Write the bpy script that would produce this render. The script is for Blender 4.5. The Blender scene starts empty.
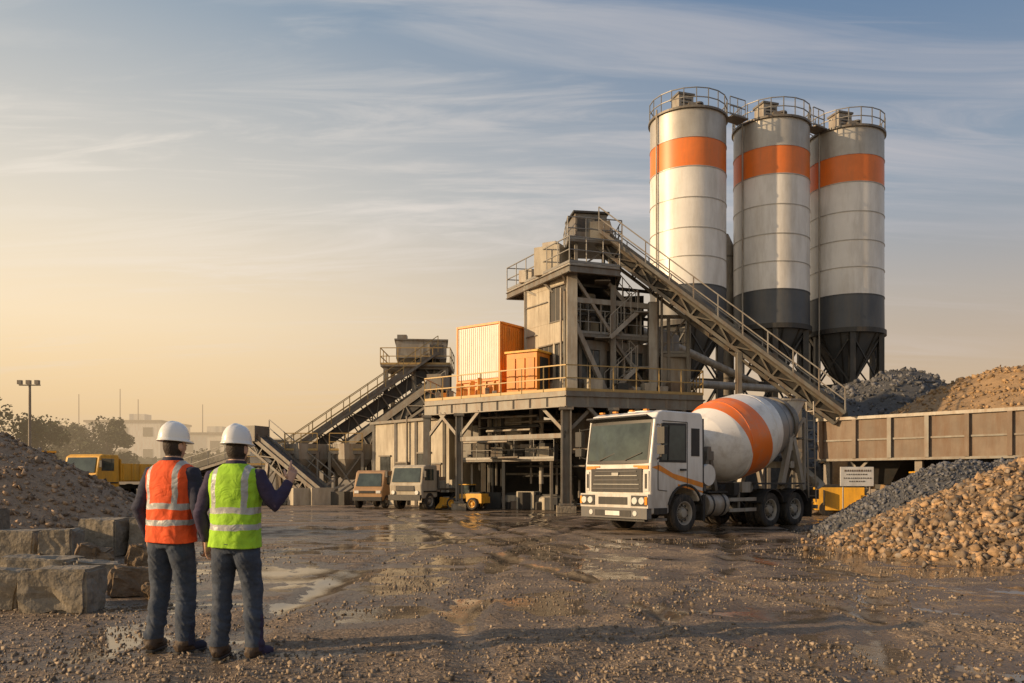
import bpy, math, random
import numpy as np
from mathutils import Vector, Matrix, noise as mn
random.seed(7); rng=np.random.default_rng(7)
V=Vector
scene=bpy.context.scene
COL=scene.collection
SUN_AZ=-104.0; SUN_EL=16.0   # azimuth measured clockwise from +Y

# ------------------------------------------------------------------ materials
def M(name,col,rough=.6,metal=0.,var=.18,scale=2.5,bump=.08,bscale=25,dirt=0.,dirtcol=(.10,.075,.05),island=0.,spec=.5,streak=True,coat=0.,zd=None,icol=None):
    m=bpy.data.materials.new(name); m.use_nodes=True
    nt=m.node_tree; N=nt.nodes; L=nt.links
    b=N['Principled BSDF']
    b.inputs['Roughness'].default_value=rough; b.inputs['Metallic'].default_value=metal
    b.inputs['Specular IOR Level'].default_value=spec
    b.inputs['Coat Weight'].default_value=coat
    tc=N.new('ShaderNodeTexCoord')
    n=N.new('ShaderNodeTexNoise'); n.inputs['Scale'].default_value=scale; n.inputs['Detail'].default_value=4; n.inputs['Roughness'].default_value=.65
    L.new(tc.outputs['Object'],n.inputs['Vector'])
    mr=N.new('ShaderNodeMapRange'); mr.inputs[1].default_value=.3; mr.inputs[2].default_value=.7
    mr.inputs[3].default_value=1-var; mr.inputs[4].default_value=1+var
    L.new(n.outputs['Fac'],mr.inputs[0])
    val=mr.outputs[0]; g=None
    if island>0:
        g=N.new('ShaderNodeNewGeometry'); mi=N.new('ShaderNodeMapRange')
        mi.inputs[3].default_value=1-island; mi.inputs[4].default_value=1+island
        L.new(g.outputs['Random Per Island'],mi.inputs[0])
        mu=N.new('ShaderNodeMath'); mu.operation='MULTIPLY'; L.new(val,mu.inputs[0]); L.new(mi.outputs[0],mu.inputs[1]); val=mu.outputs[0]
    vm=N.new('ShaderNodeVectorMath'); vm.operation='SCALE'; vm.inputs[0].default_value=col[:3]; L.new(val,vm.inputs['Scale'])
    if icol and g:
        m1=N.new('ShaderNodeMath'); m1.operation='MULTIPLY'; m1.inputs[1].default_value=7.31; L.new(g.outputs['Random Per Island'],m1.inputs[0])
        m2_=N.new('ShaderNodeMath'); m2_.operation='FRACT'; L.new(m1.outputs[0],m2_.inputs[0])
        m3_=N.new('ShaderNodeMapRange'); m3_.inputs[1].default_value=.45; m3_.inputs[2].default_value=1; m3_.inputs[4].default_value=.9; L.new(m2_.outputs[0],m3_.inputs[0])
        mxi=N.new('ShaderNodeMixRGB'); mxi.inputs['Color1'].default_value=(*col[:3],1); mxi.inputs['Color2'].default_value=(*icol,1); L.new(m3_.outputs[0],mxi.inputs['Fac']); L.new(mxi.outputs[0],vm.inputs[0])
    cout=vm.outputs[0]
    if dirt>0:
        mp=N.new('ShaderNodeMapping'); mp.inputs['Scale'].default_value=(1,1,.18 if streak else 1)
        L.new(tc.outputs['Object'],mp.inputs['Vector'])
        n2=N.new('ShaderNodeTexNoise'); n2.inputs['Scale'].default_value=scale*2.2; n2.inputs['Detail'].default_value=5; n2.inputs['Roughness'].default_value=.7
        L.new(mp.outputs[0],n2.inputs['Vector'])
        m2=N.new('ShaderNodeMapRange'); m2.inputs[1].default_value=.43; m2.inputs[2].default_value=.72; m2.inputs[3].default_value=0; m2.inputs[4].default_value=dirt
        L.new(n2.outputs['Fac'],m2.inputs[0]); fac=m2.outputs[0]
        if zd:
            sp=N.new('ShaderNodeSeparateXYZ'); L.new(tc.outputs['Object'],sp.inputs[0])
            m3=N.new('ShaderNodeMapRange'); m3.inputs[1].default_value=zd[0]; m3.inputs[2].default_value=zd[1]; m3.inputs[3].default_value=zd[2]; m3.inputs[4].default_value=0
            L.new(sp.outputs[2],m3.inputs[0])
            mu=N.new('ShaderNodeMath'); mu.operation='MULTIPLY_ADD'; L.new(n2.outputs['Fac'],mu.inputs[0]); L.new(m3.outputs[0],mu.inputs[1]); L.new(fac,mu.inputs[2]); mu.use_clamp=True; fac=mu.outputs[0]
        mx=N.new('ShaderNodeMixRGB'); mx.inputs['Color2'].default_value=(*dirtcol,1)
        L.new(fac,mx.inputs['Fac']); L.new(cout,mx.inputs['Color1']); cout=mx.outputs[0]
    L.new(cout,b.inputs['Base Color'])
    if bump>0:
        n3=N.new('ShaderNodeTexNoise'); n3.inputs['Scale'].default_value=bscale; n3.inputs['Detail'].default_value=3
        L.new(tc.outputs['Object'],n3.inputs['Vector'])
        bp=N.new('ShaderNodeBump'); bp.inputs['Strength'].default_value=bump; bp.inputs['Distance'].default_value=.05
        L.new(n3.outputs['Fac'],bp.inputs['Height']); L.new(bp.outputs[0],b.inputs['Normal'])
    return m

m_white=M('white_paint',(.74,.72,.68),.35,0,.06,1.2,0,10,dirt=.55,dirtcol=(.34,.28,.2))
m_cabw=M('cab_white_paint',(.74,.73,.70),.3,0,.05,1.2,0,10,dirt=.25,dirtcol=(.30,.24,.17),zd=(.4,2.0,1.1))
m_silow=M('silo_white',(.78,.76,.72),.38,0,.07,.5,.03,2,dirt=.6,dirtcol=(.42,.37,.30))
m_silog=M('silo_galv',(.45,.43,.39),.45,.3,.15,.6,.03,2,dirt=.5,dirtcol=(.25,.2,.15))
m_siloo=M('silo_orange',(.80,.20,.03),.42,0,.1,.8,.02,3,dirt=.5,dirtcol=(.5,.18,.06))
m_silod=M('silo_slate',(.08,.088,.10),.5,.1,.15,.8,.03,3,dirt=.5,dirtcol=(.15,.13,.10))
m_orange=M('orange_paint',(.80,.27,.02),.45,0,.12,1.5,0,12,dirt=.6,dirtcol=(.3,.14,.05))
m_yellow=M('yellow_paint',(.72,.38,.03),.45,0,.12,1.5,0,12,dirt=.5,dirtcol=(.22,.14,.06))
m_beige=M('beige_cladding',(.45,.40,.31),.7,0,.12,1.2,.05,8,dirt=.65,dirtcol=(.18,.135,.09))
m_cream=M('cream_panel',(.76,.72,.62),.5,0,.08,1.2,0,8,dirt=.4,dirtcol=(.45,.37,.26))
m_steel=M('painted_steel',(.18,.17,.148),.5,.2,.2,1.5,0,15,dirt=.75,dirtcol=(.14,.08,.042))
m_steell=M('light_steel',(.34,.315,.27),.5,.15,.15,1.5,0,15,dirt=.75,dirtcol=(.19,.12,.065))
m_dark=M('dark_steel',(.042,.042,.04),.55,.2,.25,2,0,15,dirt=.4,dirtcol=(.09,.06,.04))
m_belt=M('rubber_belt',(.05,.047,.043),.75,0,.25,2,.1,30,dirt=.5,dirtcol=(.2,.16,.11))
m_conc=M('concrete',(.25,.215,.165),.9,0,.3,3,.6,10,dirt=.75,dirtcol=(.10,.08,.055),streak=False)
m_rust=M('rusty_plate',(.20,.155,.115),.7,.1,.2,1,.05,10,dirt=.85,dirtcol=(.15,.08,.04))
m_rail=M('handrail_yellowed',(.38,.26,.10),.5,.1,.15,2,0,10)
m_railg=M('handrail_grey',(.24,.23,.21),.5,.3,.15,2,0,10)
m_black=M('black_plastic',(.018,.018,.018),.5,0,.2,4,0,30,dirt=.35,dirtcol=(.09,.07,.05))
m_tyre=M('tyre_rubber',(.022,.021,.02),.85,0,.2,4,.2,40,dirt=.7,dirtcol=(.13,.10,.07))
m_chrome=M('chrome',(.5,.5,.48),.3,.9,.05,3,0)
m_lamp=M('lamp_glass',(.75,.74,.70),.08,.1,.05,8,.1,60,coat=1.)
m_glass=M('window_glass',(.04,.056,.05),.03,0,.5,1.6,.0,5,spec=.7)
m_grimeglass=M('dusty_window',(.05,.055,.055),.25,0,.5,3,.0,5)
m_red=M('red_lens',(.5,.02,.01),.3)
m_amber=M('amber_lens',(.85,.3,.02),.3)
m_van=M('faded_ochre_paint',(.40,.24,.12),.5,0,.12,1.5,0,12,dirt=.6,dirtcol=(.22,.15,.08))
m_bump=M('grey_bumper',(.11,.11,.11),.5,0,.1,3,0,dirt=.5,dirtcol=(.16,.12,.08))

# ------------------------------------------------------------------ mesh builder
class MB:
    def __init__(s): s.v=[];s.f=[];s.m=[];s.sm=[];s.mats=[]
    def mi(s,m):
        if m not in s.mats: s.mats.append(m)
        return s.mats.index(m)
    def add(s,vs,fs,m,smooth=False):
        o=len(s.v); s.v+= [tuple(v) for v in vs]; k=s.mi(m)
        for f in fs: s.f.append([i+o for i in f]); s.m.append(k); s.sm.append(smooth)
    def frame(s,o,ax,ay,az,sx,sy,sz,m):
        o=V(o); vs=[o+ax*(x*sx/2)+ay*(y*sy/2)+az*(z*sz/2) for x in(-1,1) for y in(-1,1) for z in(-1,1)]
        s.add(vs,[(0,1,3,2),(4,6,7,5),(0,4,5,1),(2,3,7,6),(0,2,6,4),(1,5,7,3)],m)
    def box(s,c,sz,m,rz=0.,ry=0.):
        R=Matrix.Rotation(rz,3,'Z')@Matrix.Rotation(ry,3,'Y')
        j=random.uniform(0,.003)
        s.frame(c,R@V((1,0,0)),R@V((0,1,0)),R@V((0,0,1)),sz[0]+j,sz[1]+j,sz[2]+j,m)
    def beam(s,a,b,w,h=None,m=None,up=(0,0,1)):
        a=V(a);b=V(b);h=h or w; d=b-a; l=d.length
        if l<1e-4:return
        d/=l; u=V(up)
        if abs(d.dot(u))>.99: u=V((0,1,0))
        sd=d.cross(u).normalized(); u=sd.cross(d)
        j=random.uniform(0,.004)
        s.frame((a+b)/2,d,sd,u,l,w+j,h+j,m)
    def ibeam(s,a,b,w,h,m):
        a=V(a);b=V(b);d=(b-a).normalized();sd=d.cross(V((0,0,1))).normalized();u=sd.cross(d)
        s.beam(a,b,.03,h-.05,m); s.beam(a+u*(h/2-.02),b+u*(h/2-.02),w,.035,m); s.beam(a-u*(h/2-.02),b-u*(h/2-.02),w,.035,m)
    def cyl(s,a,b,r1,r2=None,n=12,m=None,smooth=True,caps=True):
        a=V(a);b=V(b); r2=r1 if r2 is None else r2; d=(b-a).normalized()
        u=V((0,0,1)) if abs(d.z)<.9 else V((1,0,0)); x=d.cross(u).normalized(); y=d.cross(x)
        vs=[]
        for p,r in((a,r1),(b,r2)):
            for i in range(n):
                t=2*math.pi*i/n; vs.append(p+x*math.cos(t)*r+y*math.sin(t)*r)
        s.add(vs,[(i,(i+1)%n,n+(i+1)%n,n+i) for i in range(n)],m,smooth)
        if caps: s.add(vs,[tuple(range(n))[::-1],tuple(range(n,2*n))],m,False)
    def loft(s,rings,m,smooth=True,caps=True):
        n=len(rings[0]); vs=[p for r in rings for p in r]; fs=[]
        for k in range(len(rings)-1):
            for i in range(n): fs.append((k*n+i,k*n+(i+1)%n,(k+1)*n+(i+1)%n,(k+1)*n+i))
        if caps: fs+= [tuple(range(n))[::-1],tuple(range((len(rings)-1)*n,len(rings)*n))]
        s.add(vs,fs,m,smooth)
    def tube(s,pts,rad,m,n=12,smooth=True):
        pts=[V(p) for p in pts]; rings=[]; ref=None
        for i,p in enumerate(pts):
            d=((pts[min(i+1,len(pts)-1)]-pts[max(i-1,0)])).normalized()
            if ref is None:
                ref=V((1,0,0)) if abs(d.x)<.8 else V((0,1,0))
            x=(ref-d*ref.dot(d)).normalized(); y=d.cross(x); ref=x
            r=rad[i]; rx,ry=(r if isinstance(r,(tuple,list)) else (r,r))
            rings.append([p+x*math.cos(2*math.pi*k/n)*rx+y*math.sin(2*math.pi*k/n)*ry for k in range(n)])
        s.loft(rings,m,smooth)
    def ell(s,c,r,m,n=16,k=10):
        c=V(c); rings=[]
        for j in range(k+1):
            ph=-math.pi/2+math.pi*(j+.02)/(k+.04); rings.append([c+V((math.cos(2*math.pi*i/n)*math.cos(ph)*r[0],math.sin(2*math.pi*i/n)*math.cos(ph)*r[1],math.sin(ph)*r[2])) for i in range(n)])
        s.loft(rings,m)
    def rev(s,prof,o,axis,mats,n=32,smooth=True):
        o=V(o);d=V(axis).normalized(); u=V((0,0,1)) if abs(d.z)<.9 else V((1,0,0)); x=d.cross(u).normalized(); y=d.cross(x)
        for k in range(len(prof)-1):
            m=mats[k] if isinstance(mats,list) else mats
            vs=[]
            for t,r in(prof[k],prof[k+1]):
                for i in range(n):
                    a=2*math.pi*i/n; vs.append(o+d*t+x*math.cos(a)*r+y*math.sin(a)*r)
            s.add(vs,[(i,(i+1)%n,n+(i+1)%n,n+i) for i in range(n)],m,smooth)
    def prism(s,poly,z0,z1,m):
        n=len(poly); vs=[(x,y,z0) for x,y in poly]+[(x,y,z1) for x,y in poly]
        s.add(vs,[tuple(range(n))[::-1],tuple(range(n,2*n))]+[(i,(i+1)%n,n+(i+1)%n,n+i) for i in range(n)],m)
    def yprism(s,poly,y0,y1,m):
        n=len(poly); vs=[(x,y0,z) for x,z in poly]+[(x,y1,z) for x,z in poly]
        s.add(vs,[tuple(range(n)),tuple(range(n,2*n))[::-1]]+[(i,n+i,n+(i+1)%n,(i+1)%n) for i in range(n)],m)
    def rail(s,a,b,m,h=1.05,sp=1.2,t=.045,mid=2):
        a=V(a);b=V(b);n=max(1,round((b-a).length/sp)); z=V((0,0,1))
        for i in range(n+1):
            p=a.lerp(b,i/n); s.beam(p,p+z*h,t,t,m)
        for k in range(mid): 
            q=z*(h*(k+1)/mid); s.beam(a+q,b+q,t,t,m)
        s.beam(a+z*.06,b+z*.06,.02,.12,m)
    def build(s,name,parent=None,bevel=0.,seg=2,mw=None,auto=True):
        me=bpy.data.meshes.new(name); me.from_pydata(s.v,[],s.f)
        for m in s.mats: me.materials.append(m)
        me.polygons.foreach_set('material_index',s.m); me.polygons.foreach_set('use_smooth',s.sm); me.update()
        ob=bpy.data.objects.new(name,me); COL.objects.link(ob)
        if parent: ob.parent=parent
        if mw is not None: ob.matrix_world=mw
        if bevel>0:
            b=ob.modifiers.new('bv','BEVEL'); b.width=bevel; b.segments=seg; b.limit_method='ANGLE'; b.angle_limit=math.radians(40); b.use_clamp_overlap=True
        return ob
def empty(name,loc=(0,0,0),rz=0.,sc=1.):
    e=bpy.data.objects.new(name,None); COL.objects.link(e); e.location=loc; e.rotation_euler=(0,0,rz); e.scale=(sc,)*3; e.empty_display_size=.3
    return e

# ------------------------------------------------------------------ rocks (angular crushed stone)
CUB=np.array([(x,y,z) for x in(-1,1) for y in(-1,1) for z in(-1,1)],float)*.62
CUF=np.array([(0,1,3),(0,3,2),(4,6,7),(4,7,5),(0,4,5),(0,5,1),(2,3,7),(2,7,6),(0,2,6),(0,6,4),(1,5,7),(1,7,3)])
def rand_rot(n):
    q=rng.normal(size=(n,4)); q/=np.linalg.norm(q,axis=1)[:,None]; w,x,y,z=q.T
    return np.stack([1-2*(y*y+z*z),2*(x*y-z*w),2*(x*z+y*w),2*(x*y+z*w),1-2*(x*x+z*z),2*(y*z-x*w),2*(x*z-y*w),2*(y*z+x*w),1-2*(x*x+y*y)],1).reshape(n,3,3)
def rocks_mesh(name,pos,size,mat,extra=None):
    n=len(pos); base=CUB[None]*(1+rng.uniform(-.75,.4,size=(n,8,3)))
    base=base*rng.uniform(.4,1.25,size=(n,1,3))
    v=np.einsum('nij,nkj->nki',rand_rot(n),base)*size[:,None,None]/1.6+pos[:,None,:]
    v=v.reshape(-1,3); f=(CUF[None]+8*np.arange(n)[:,None,None]).reshape(-1,3)
    mats=[mat]; nb=0
    if extra is not None:
        ev,ef,em=extra; f=np.concatenate([f,ef+len(v)]); v=np.concatenate([v,ev]); mats.append(em); nb=len(ef)
    me=bpy.data.meshes.new(name); me.vertices.add(len(v)); me.vertices.foreach_set('co',v.astype(np.float32).ravel())
    me.loops.add(len(f)*3); me.loops.foreach_set('vertex_index',f.astype(np.int32).ravel())
    me.polygons.add(len(f)); me.polygons.foreach_set('loop_start',np.arange(0,len(f)*3,3,dtype=np.int32))
    mi=np.zeros(len(f),np.int32)
    if nb: mi[-nb:]=1
    for m in mats: me.materials.append(m)
    me.polygons.foreach_set('material_index',mi)
    me.update(calc_edges=True); me.validate()
    ob=bpy.data.objects.new(name,me); COL.objects.link(ob); return ob
def pile(name,cones,bounds,n,smin,smax,mat,matb,step=.3,clip=None,amp=.25,pw=3.0,spill=0):
    x0,x1,y0,y1=bounds
    def h(x,y):
        hh=-1.
        for cx,cy,H,R in cones:
            r=math.hypot(x-cx,y-cy); q=r/R
            a=mn.noise(V((x*.35+cx,y*.35,3)))*amp*2+mn.noise(V((x*1.1,y*1.1,8)))*amp*.6
            k=H*(1-q)+a*min(1,max(0,1.15-q))-.12*H*math.exp(-(q/.12)**2)
            hh=max(hh,k)
        if clip and clip(x,y): hh=-1
        return hh
    xs=np.arange(x0,x1,step); ys=np.arange(y0,y1,step); nx,ny=len(xs),len(ys)
    ev=np.array([(x,y,max(h(x,y),-.3)) for y in ys for x in xs])
    ef=[]
    for j in range(ny-1):
        for i in range(nx-1):
            a=j*nx+i
            if max(ev[a,2],ev[a+1,2],ev[a+nx,2],ev[a+nx+1,2])>-.29: ef+=[(a,a+1,a+nx+1),(a,a+nx+1,a+nx)]
    P=[];S=[]
    while len(P)<n:
        x=random.uniform(x0,x1); y=random.uniform(y0,y1); z=h(x,y)
        if z<.0: continue
        foot=max(0,1-z/1.2)
        s=smin+(smax-smin)*random.random()**(pw-1.0*foot)
        P.append((x,y,z+s*.12)); S.append(s)
    k=0
    while k<spill:
        cx,cy,H,R=random.choice(cones); a=random.uniform(0,6.28); r=R*(.94+.24*random.random()**2)
        x=cx+math.cos(a)*r; y=cy+math.sin(a)*r
        k+=1
        if clip and clip(x,y): continue
        s=smin+(smax-smin)*.6*random.random()**2; P.append((x,y,max(h(x,y),0)+s*.2)); S.append(s)
    return rocks_mesh(name,np.array(P),np.array(S),mat,(ev,np.array(ef),matb))

r_tan=M('tan_rock',(.30,.195,.105),.85,0,.35,9,.3,14,island=.6,icol=(.17,.15,.125))
r_tanb=M('tan_fines',(.18,.125,.075),.9,0,.25,6,.6,18)
r_tan2=M('ochre_rock',(.36,.235,.12),.85,0,.25,2,.3,8,island=.45)
r_tan2b=M('ochre_fines',(.32,.21,.11),.9,0,.25,2,.5,8)
r_grey=M('grey_rock',(.115,.115,.12),.7,0,.2,3,.2,20,island=.5)
r_greyb=M('grey_fines',(.08,.08,.08),.9,0,.25,6,.5,18)
r_brown=M('brown_rock',(.34,.23,.14),.85,0,.2,3,.3,20,island=.5,icol=(.2,.16,.12))
r_brownb=M('brown_fines',(.29,.20,.125),.9,0,.25,6,.6,18)
r_peb=M('pebble',(.23,.175,.12),.7,0,.2,3,0,20,island=.6)

pile('gravel_pile',[(11.7,15.9,2.4,5.0),(15,14.3,2.55,5.4)],(6,19,9.5,21.5),32000,.02,.21,r_tan,r_tanb,.2,spill=1400,pw=3.4,amp=.12)
pile('crushed_stone_pile',[(11.5,20.6,2.25,3.6),(13.9,21.8,2.3,4.0)],(7,18,16.5,25),12000,.04,.16,r_grey,r_greyb,.2,spill=500,amp=.1)
pile('gravel_pile',[(-13.8,19.8,3.1,5.9),(-17,17.5,3.4,6)],(-22,-7.0,12.5,26),19000,.02,.18,r_brown,r_brownb,.25,spill=700,pw=4)
binn=V((.732,.681))
cl=lambda x,y:(x-13.5)*binn.x+(y-35)*binn.y<3.4
pile('crushed_stone_pile',[(17.8,47,7.3,12),(23.0,48.5,9.2,12.5)],(9,34,34,60),9000,.1,.4,r_grey,r_greyb,.45,clip=cl,amp=.5)
pile('gravel_pile',[(24.0,39.2,7.7,12.5),(30,36.5,8.6,13)],(15,43,26,52),14000,.05,.28,r_tan2,r_tan2b,.4,clip=cl,amp=.25)

# ------------------------------------------------------------------ ground
RUT=[lambda y:(1.2+.50*(y-5)-.010*(y-5)**2,.45),lambda y:(8.2-.74*(y-5)+.016*(y-5)**2,-.6),lambda y:(-1.2-.10*(y-5)+.012*(y-5)**2,.05),lambda y:(4.5+.9*(y-5)-.03*(y-5)**2,.7),lambda y:(3.6-.28*(y-5),-.28)]
def gz(x,y):
    z=mn.noise(V((x*.25,y*.25,0)))*.035+mn.noise(V((x*1.3,y*1.3,5)))*.014
    if 2<y<34 and abs(x)<17:
        for k,f in enumerate(RUT):
            c,sl=f(y); c+=mn.noise(V((y*.3,k*5.,2)))*.25; q=1/math.sqrt(1+sl*sl)
            for o in(-1.0,1.0):
                d=abs((x-c)*q-o)
                if d<.6:
                    z+=-.032*math.exp(-(d/.17)**2)+.016*math.exp(-((d-.32)/.1)**2)
    return z
def ground():
    def axis(a,b,st,far):
        c=list(np.arange(a,b,st)); s=st; p=b; out=[]
        while p<far: out.append(p); s*=1.5; p+=s
        out.append(far); s=st; p=a-st; pre=[]
        while p>-far: pre.append(p); s*=1.5; p-=s
        pre.append(-far); return pre[::-1]+c+out
    xs=axis(-17,17,.11,2500); ys=axis(2.5,34,.12,2500)
    nx,ny=len(xs),len(ys); vs=[]
    for y in ys:
        for x in xs:
            z=gz(x,y) if (abs(x)<60 and -30<y<80) else 0
            vs.append((x,y,z-.005))
    fs=[(j*nx+i,j*nx+i+1,(j+1)*nx+i+1,(j+1)*nx+i) for j in range(ny-1) for i in range(nx-1)]
    me=bpy.data.meshes.new('ground'); me.from_pydata(vs,[],fs); me.polygons.foreach_set('use_smooth',[True]*len(fs))
    ob=bpy.data.objects.new('ground',me); COL.objects.link(ob)
    m=bpy.data.materials.new('wet_gravel_ground'); m.use_nodes=True; me.materials.append(m)
    N=m.node_tree.nodes; L=m.node_tree.links; b=N['Principled BSDF']
    tc=N.new('ShaderNodeTexCoord')
    def noise(sc,det=6,rough=.6,vec=None,dist=0):
        n=N.new('ShaderNodeTexNoise'); n.inputs['Scale'].default_value=sc; n.inputs['Detail'].default_value=det; n.inputs['Roughness'].default_value=rough; n.inputs['Distortion'].default_value=dist
        L.new(vec or tc.outputs['Object'],n.inputs['Vector']); return n.outputs['Fac']
    def mapr(v,a,b_,c,d):
        r=N.new('ShaderNodeMapRange'); r.interpolation_type='SMOOTHSTEP'
        for i,k in zip((1,2,3,4),(a,b_,c,d)): r.inputs[i].default_value=k
        L.new(v,r.inputs[0]); return r.outputs[0]
    def mix(f,a,b_,bl='MIX'):
        x=N.new('ShaderNodeMixRGB'); x.blend_type=bl
        if isinstance(f,float): x.inputs['Fac'].default_value=f
        else: L.new(f,x.inputs['Fac'])
        for s,k in(('Color1',a),('Color2',b_)):
            if isinstance(k,tuple): x.inputs[s].default_value=(*k,1)
            else: L.new(k,x.inputs[s])
        return x.outputs[0]
    def math_(op,a,b_):
        x=N.new('ShaderNodeMath'); x.operation=op
        for i,k in enumerate((a,b_)):
            if isinstance(k,(int,float)): x.inputs[i].default_value=k
            else: L.new(k,x.inputs[i])
        return x.outputs[0]
    def tracks_(rot,sc,sx,seed):
        mp=N.new('ShaderNodeMapping'); mp.inputs['Rotation'].default_value=(0,0,math.radians(rot)); mp.inputs['Scale'].default_value=(sx,1.,1); mp.inputs['Location'].default_value=(seed,0,0); L.new(tc.outputs['Object'],mp.inputs['Vector'])
        return noise(sc,4,.55,mp.outputs[0],.25)
    t1=tracks_(-32,1.5,.07,0); t2=tracks_(32,1.6,.07,7)
    tracks=math_('MULTIPLY',math_('ADD',t1,t2),.5)
    sep=N.new('ShaderNodeSeparateXYZ'); L.new(tc.outputs['Object'],sep.inputs[0])
    c=mix(mapr(noise(.35,5),.35,.65,0,1),(.18,.128,.085),(.31,.222,.145))
    c=mix(mapr(noise(9,6,.75),.4,.65,0,.6),c,(.11,.085,.062))
    c=mix(mapr(tracks,.51,.62,0,.6),c,(.38,.28,.185))
    c=mix(mapr(tracks,.46,.36,0,.7),c,(.09,.067,.047))
    vo=N.new('ShaderNodeTexVoronoi'); vo.inputs['Scale'].default_value=26; L.new(tc.outputs['Object'],vo.inputs['Vector'])
    sv=N.new('ShaderNodeSeparateColor'); L.new(vo.outputs['Color'],sv.inputs[0])
    c=mix(mapr(sv.outputs[0],.72,.95,0,.5),c,(.42,.33,.24))
    c=mix(mapr(sv.outputs[1],.75,.95,0,.5),c,(.075,.06,.045))
    # wetness collects in the low spots and wheel ruts
    wn=noise(.50,6,.64,None,.6)
    yb=math_('MULTIPLY',mapr(sep.outputs[1],6.3,9.5,0,1),mapr(sep.outputs[1],28,46,1,.3))
    xb=mapr(sep.outputs[0],-9,-3,.4,1)
    w=math_('ADD',wn,math_('MULTIPLY',math_('MULTIPLY',yb,xb),.125))
    w=math_('ADD',w,math_('MULTIPLY',math_('MULTIPLY',sep.outputs[2],-1),3.2))
    wn2=math_('ADD',w,math_('MULTIPLY',math_('SUBTRACT',tracks,.5),-.5))
    damp=mapr(wn2,.47,.63,0,1); pud=mapr(wn2,.635,.67,0,1)
    c=mix(math_('MULTIPLY',damp,.66),c,(.065,.047,.032))
    L.new(c,b.inputs['Base Color'])
    ro=math_('SUBTRACT',mapr(damp,0,1,.9,.29),math_('MULTIPLY',pud,.25))
    L.new(ro,b.inputs['Roughness'])
    hgt=math_('ADD',math_('MULTIPLY',noise(38,4,.7),.5),math_('MULTIPLY',noise(5,5,.7),1.0))
    hgt=math_('ADD',hgt,math_('MULTIPLY',math_('SUBTRACT',.5,vo.outputs['Distance']),.35))
    hgt=math_('ADD',hgt,math_('MULTIPLY',tracks,1.6))
    bp=N.new('ShaderNodeBump'); bp.inputs['Distance'].default_value=.08
    st=math_('MULTIPLY',mapr(damp,0,1,.85,.42),mapr(pud,0,1,1,.06))
    L.new(st,bp.inputs['Strength']); L.new(hgt,bp.inputs['Height']); L.new(bp.outputs[0],b.inputs['Normal'])
ground()
# loose pebbles
n=60000
yy=3.2+ (rng.random(n)**1.8)*16; xx=rng.uniform(-1,1,n)*(yy*.75+.5)
keep=np.array([mn.noise(V((x*.45,y*.45,9)))+ (0.5 if y<7.0 else -.04)+random.uniform(-.35,.35)>0 for x,y in zip(xx,yy)])
xx=xx[keep];yy=yy[keep]
zz=np.array([gz(x,y) for x,y in zip(xx,yy)])
keep=(zz>-.025)|(rng.random(len(zz))<.25); xx=xx[keep];yy=yy[keep];zz=zz[keep]
sz=.008+.034*rng.random(len(xx))**3.2; 
rocks_mesh('loose_gravel',np.stack([xx,yy,zz-.002],1),sz*1.3,r_peb)

# ------------------------------------------------------------------ concrete blocks
def block(c,s,rz,tilt=0,mat=m_conc,rough=1.,name='concrete_block'):
    import bmesh
    bm=bmesh.new(); bmesh.ops.create_cube(bm,size=1)
    for v in bm.verts: v.co=V((v.co.x*s[0]*random.uniform(.9,1.05),v.co.y*s[1]*random.uniform(.9,1.05),v.co.z*s[2]*(1+random.uniform(-.05,.03))))
    bmesh.ops.bevel(bm,geom=bm.edges[:],offset=.03,segments=2,affect='EDGES')
    bmesh.ops.subdivide_edges(bm,edges=bm.edges[:],cuts=5,use_grid_fill=True)
    o=random.uniform(0,50)
    for v in bm.verts: 
        k=mn.noise(v.co*4+V((o,0,0)))*.035+mn.noise(v.co*11+V((o,0,0)))*.022+mn.noise(v.co*27+V((o,0,0)))*.010
        k-=max(0,mn.noise(v.co*3+V((o,9,0)))-.25)*.18
        v.co+=v.co.normalized()*k*rough
    me=bpy.data.meshes.new(name); bm.to_mesh(me); bm.free(); me.materials.append(mat)
    ob=bpy.data.objects.new(name,me); COL.objects.link(ob)
    ob.location=(c[0],c[1],c[2]+s[2]/2-.03); ob.rotation_euler=(random.uniform(-.04,.04),tilt,rz)
for c,s,rz,t in [((-4.82,8.6,0),(.74,.50,.49),.05,0),((-5.62,8.75,0),(.62,.5,.46),.15,0.03),
    ((-6.25,10.6,0),(.95,.6,.42),.1,0.04),((-5.45,10.5,0),(.55,.5,.36),.5,.1),
    ((-8.5,13.6,0),(1.05,.7,.58),.05,0),((-7.5,13.3,0),(.55,.6,.62),.2,0),((-7.55,14.9,0),(.75,.7,.72),-.1,0),((-6.7,15.1,0),(.8,.7,.74),.12,0),((-9.5,14.0,0),(1.0,.8,.9),.0,0)]:
    block(c,s,rz,t)
for c,s,rz,t in [((-4.62,9.75,0),(.5,.42,.36),.5,.15),((-4.2,9.45,0),(.28,.26,.2),.2,.2),((-6.5,12.4,0),(.5,.4,.4),.5,.2),((-7.0,12.0,0),(.4,.4,.3),.9,.2),((-6.0,13.1,0),(.5,.45,.35),.2,.2),((-5.2,9.5,0),(.3,.3,.22),.8,0)]:
    block(c,s,rz,t,r_tanb,1.8,'boulder')

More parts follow.
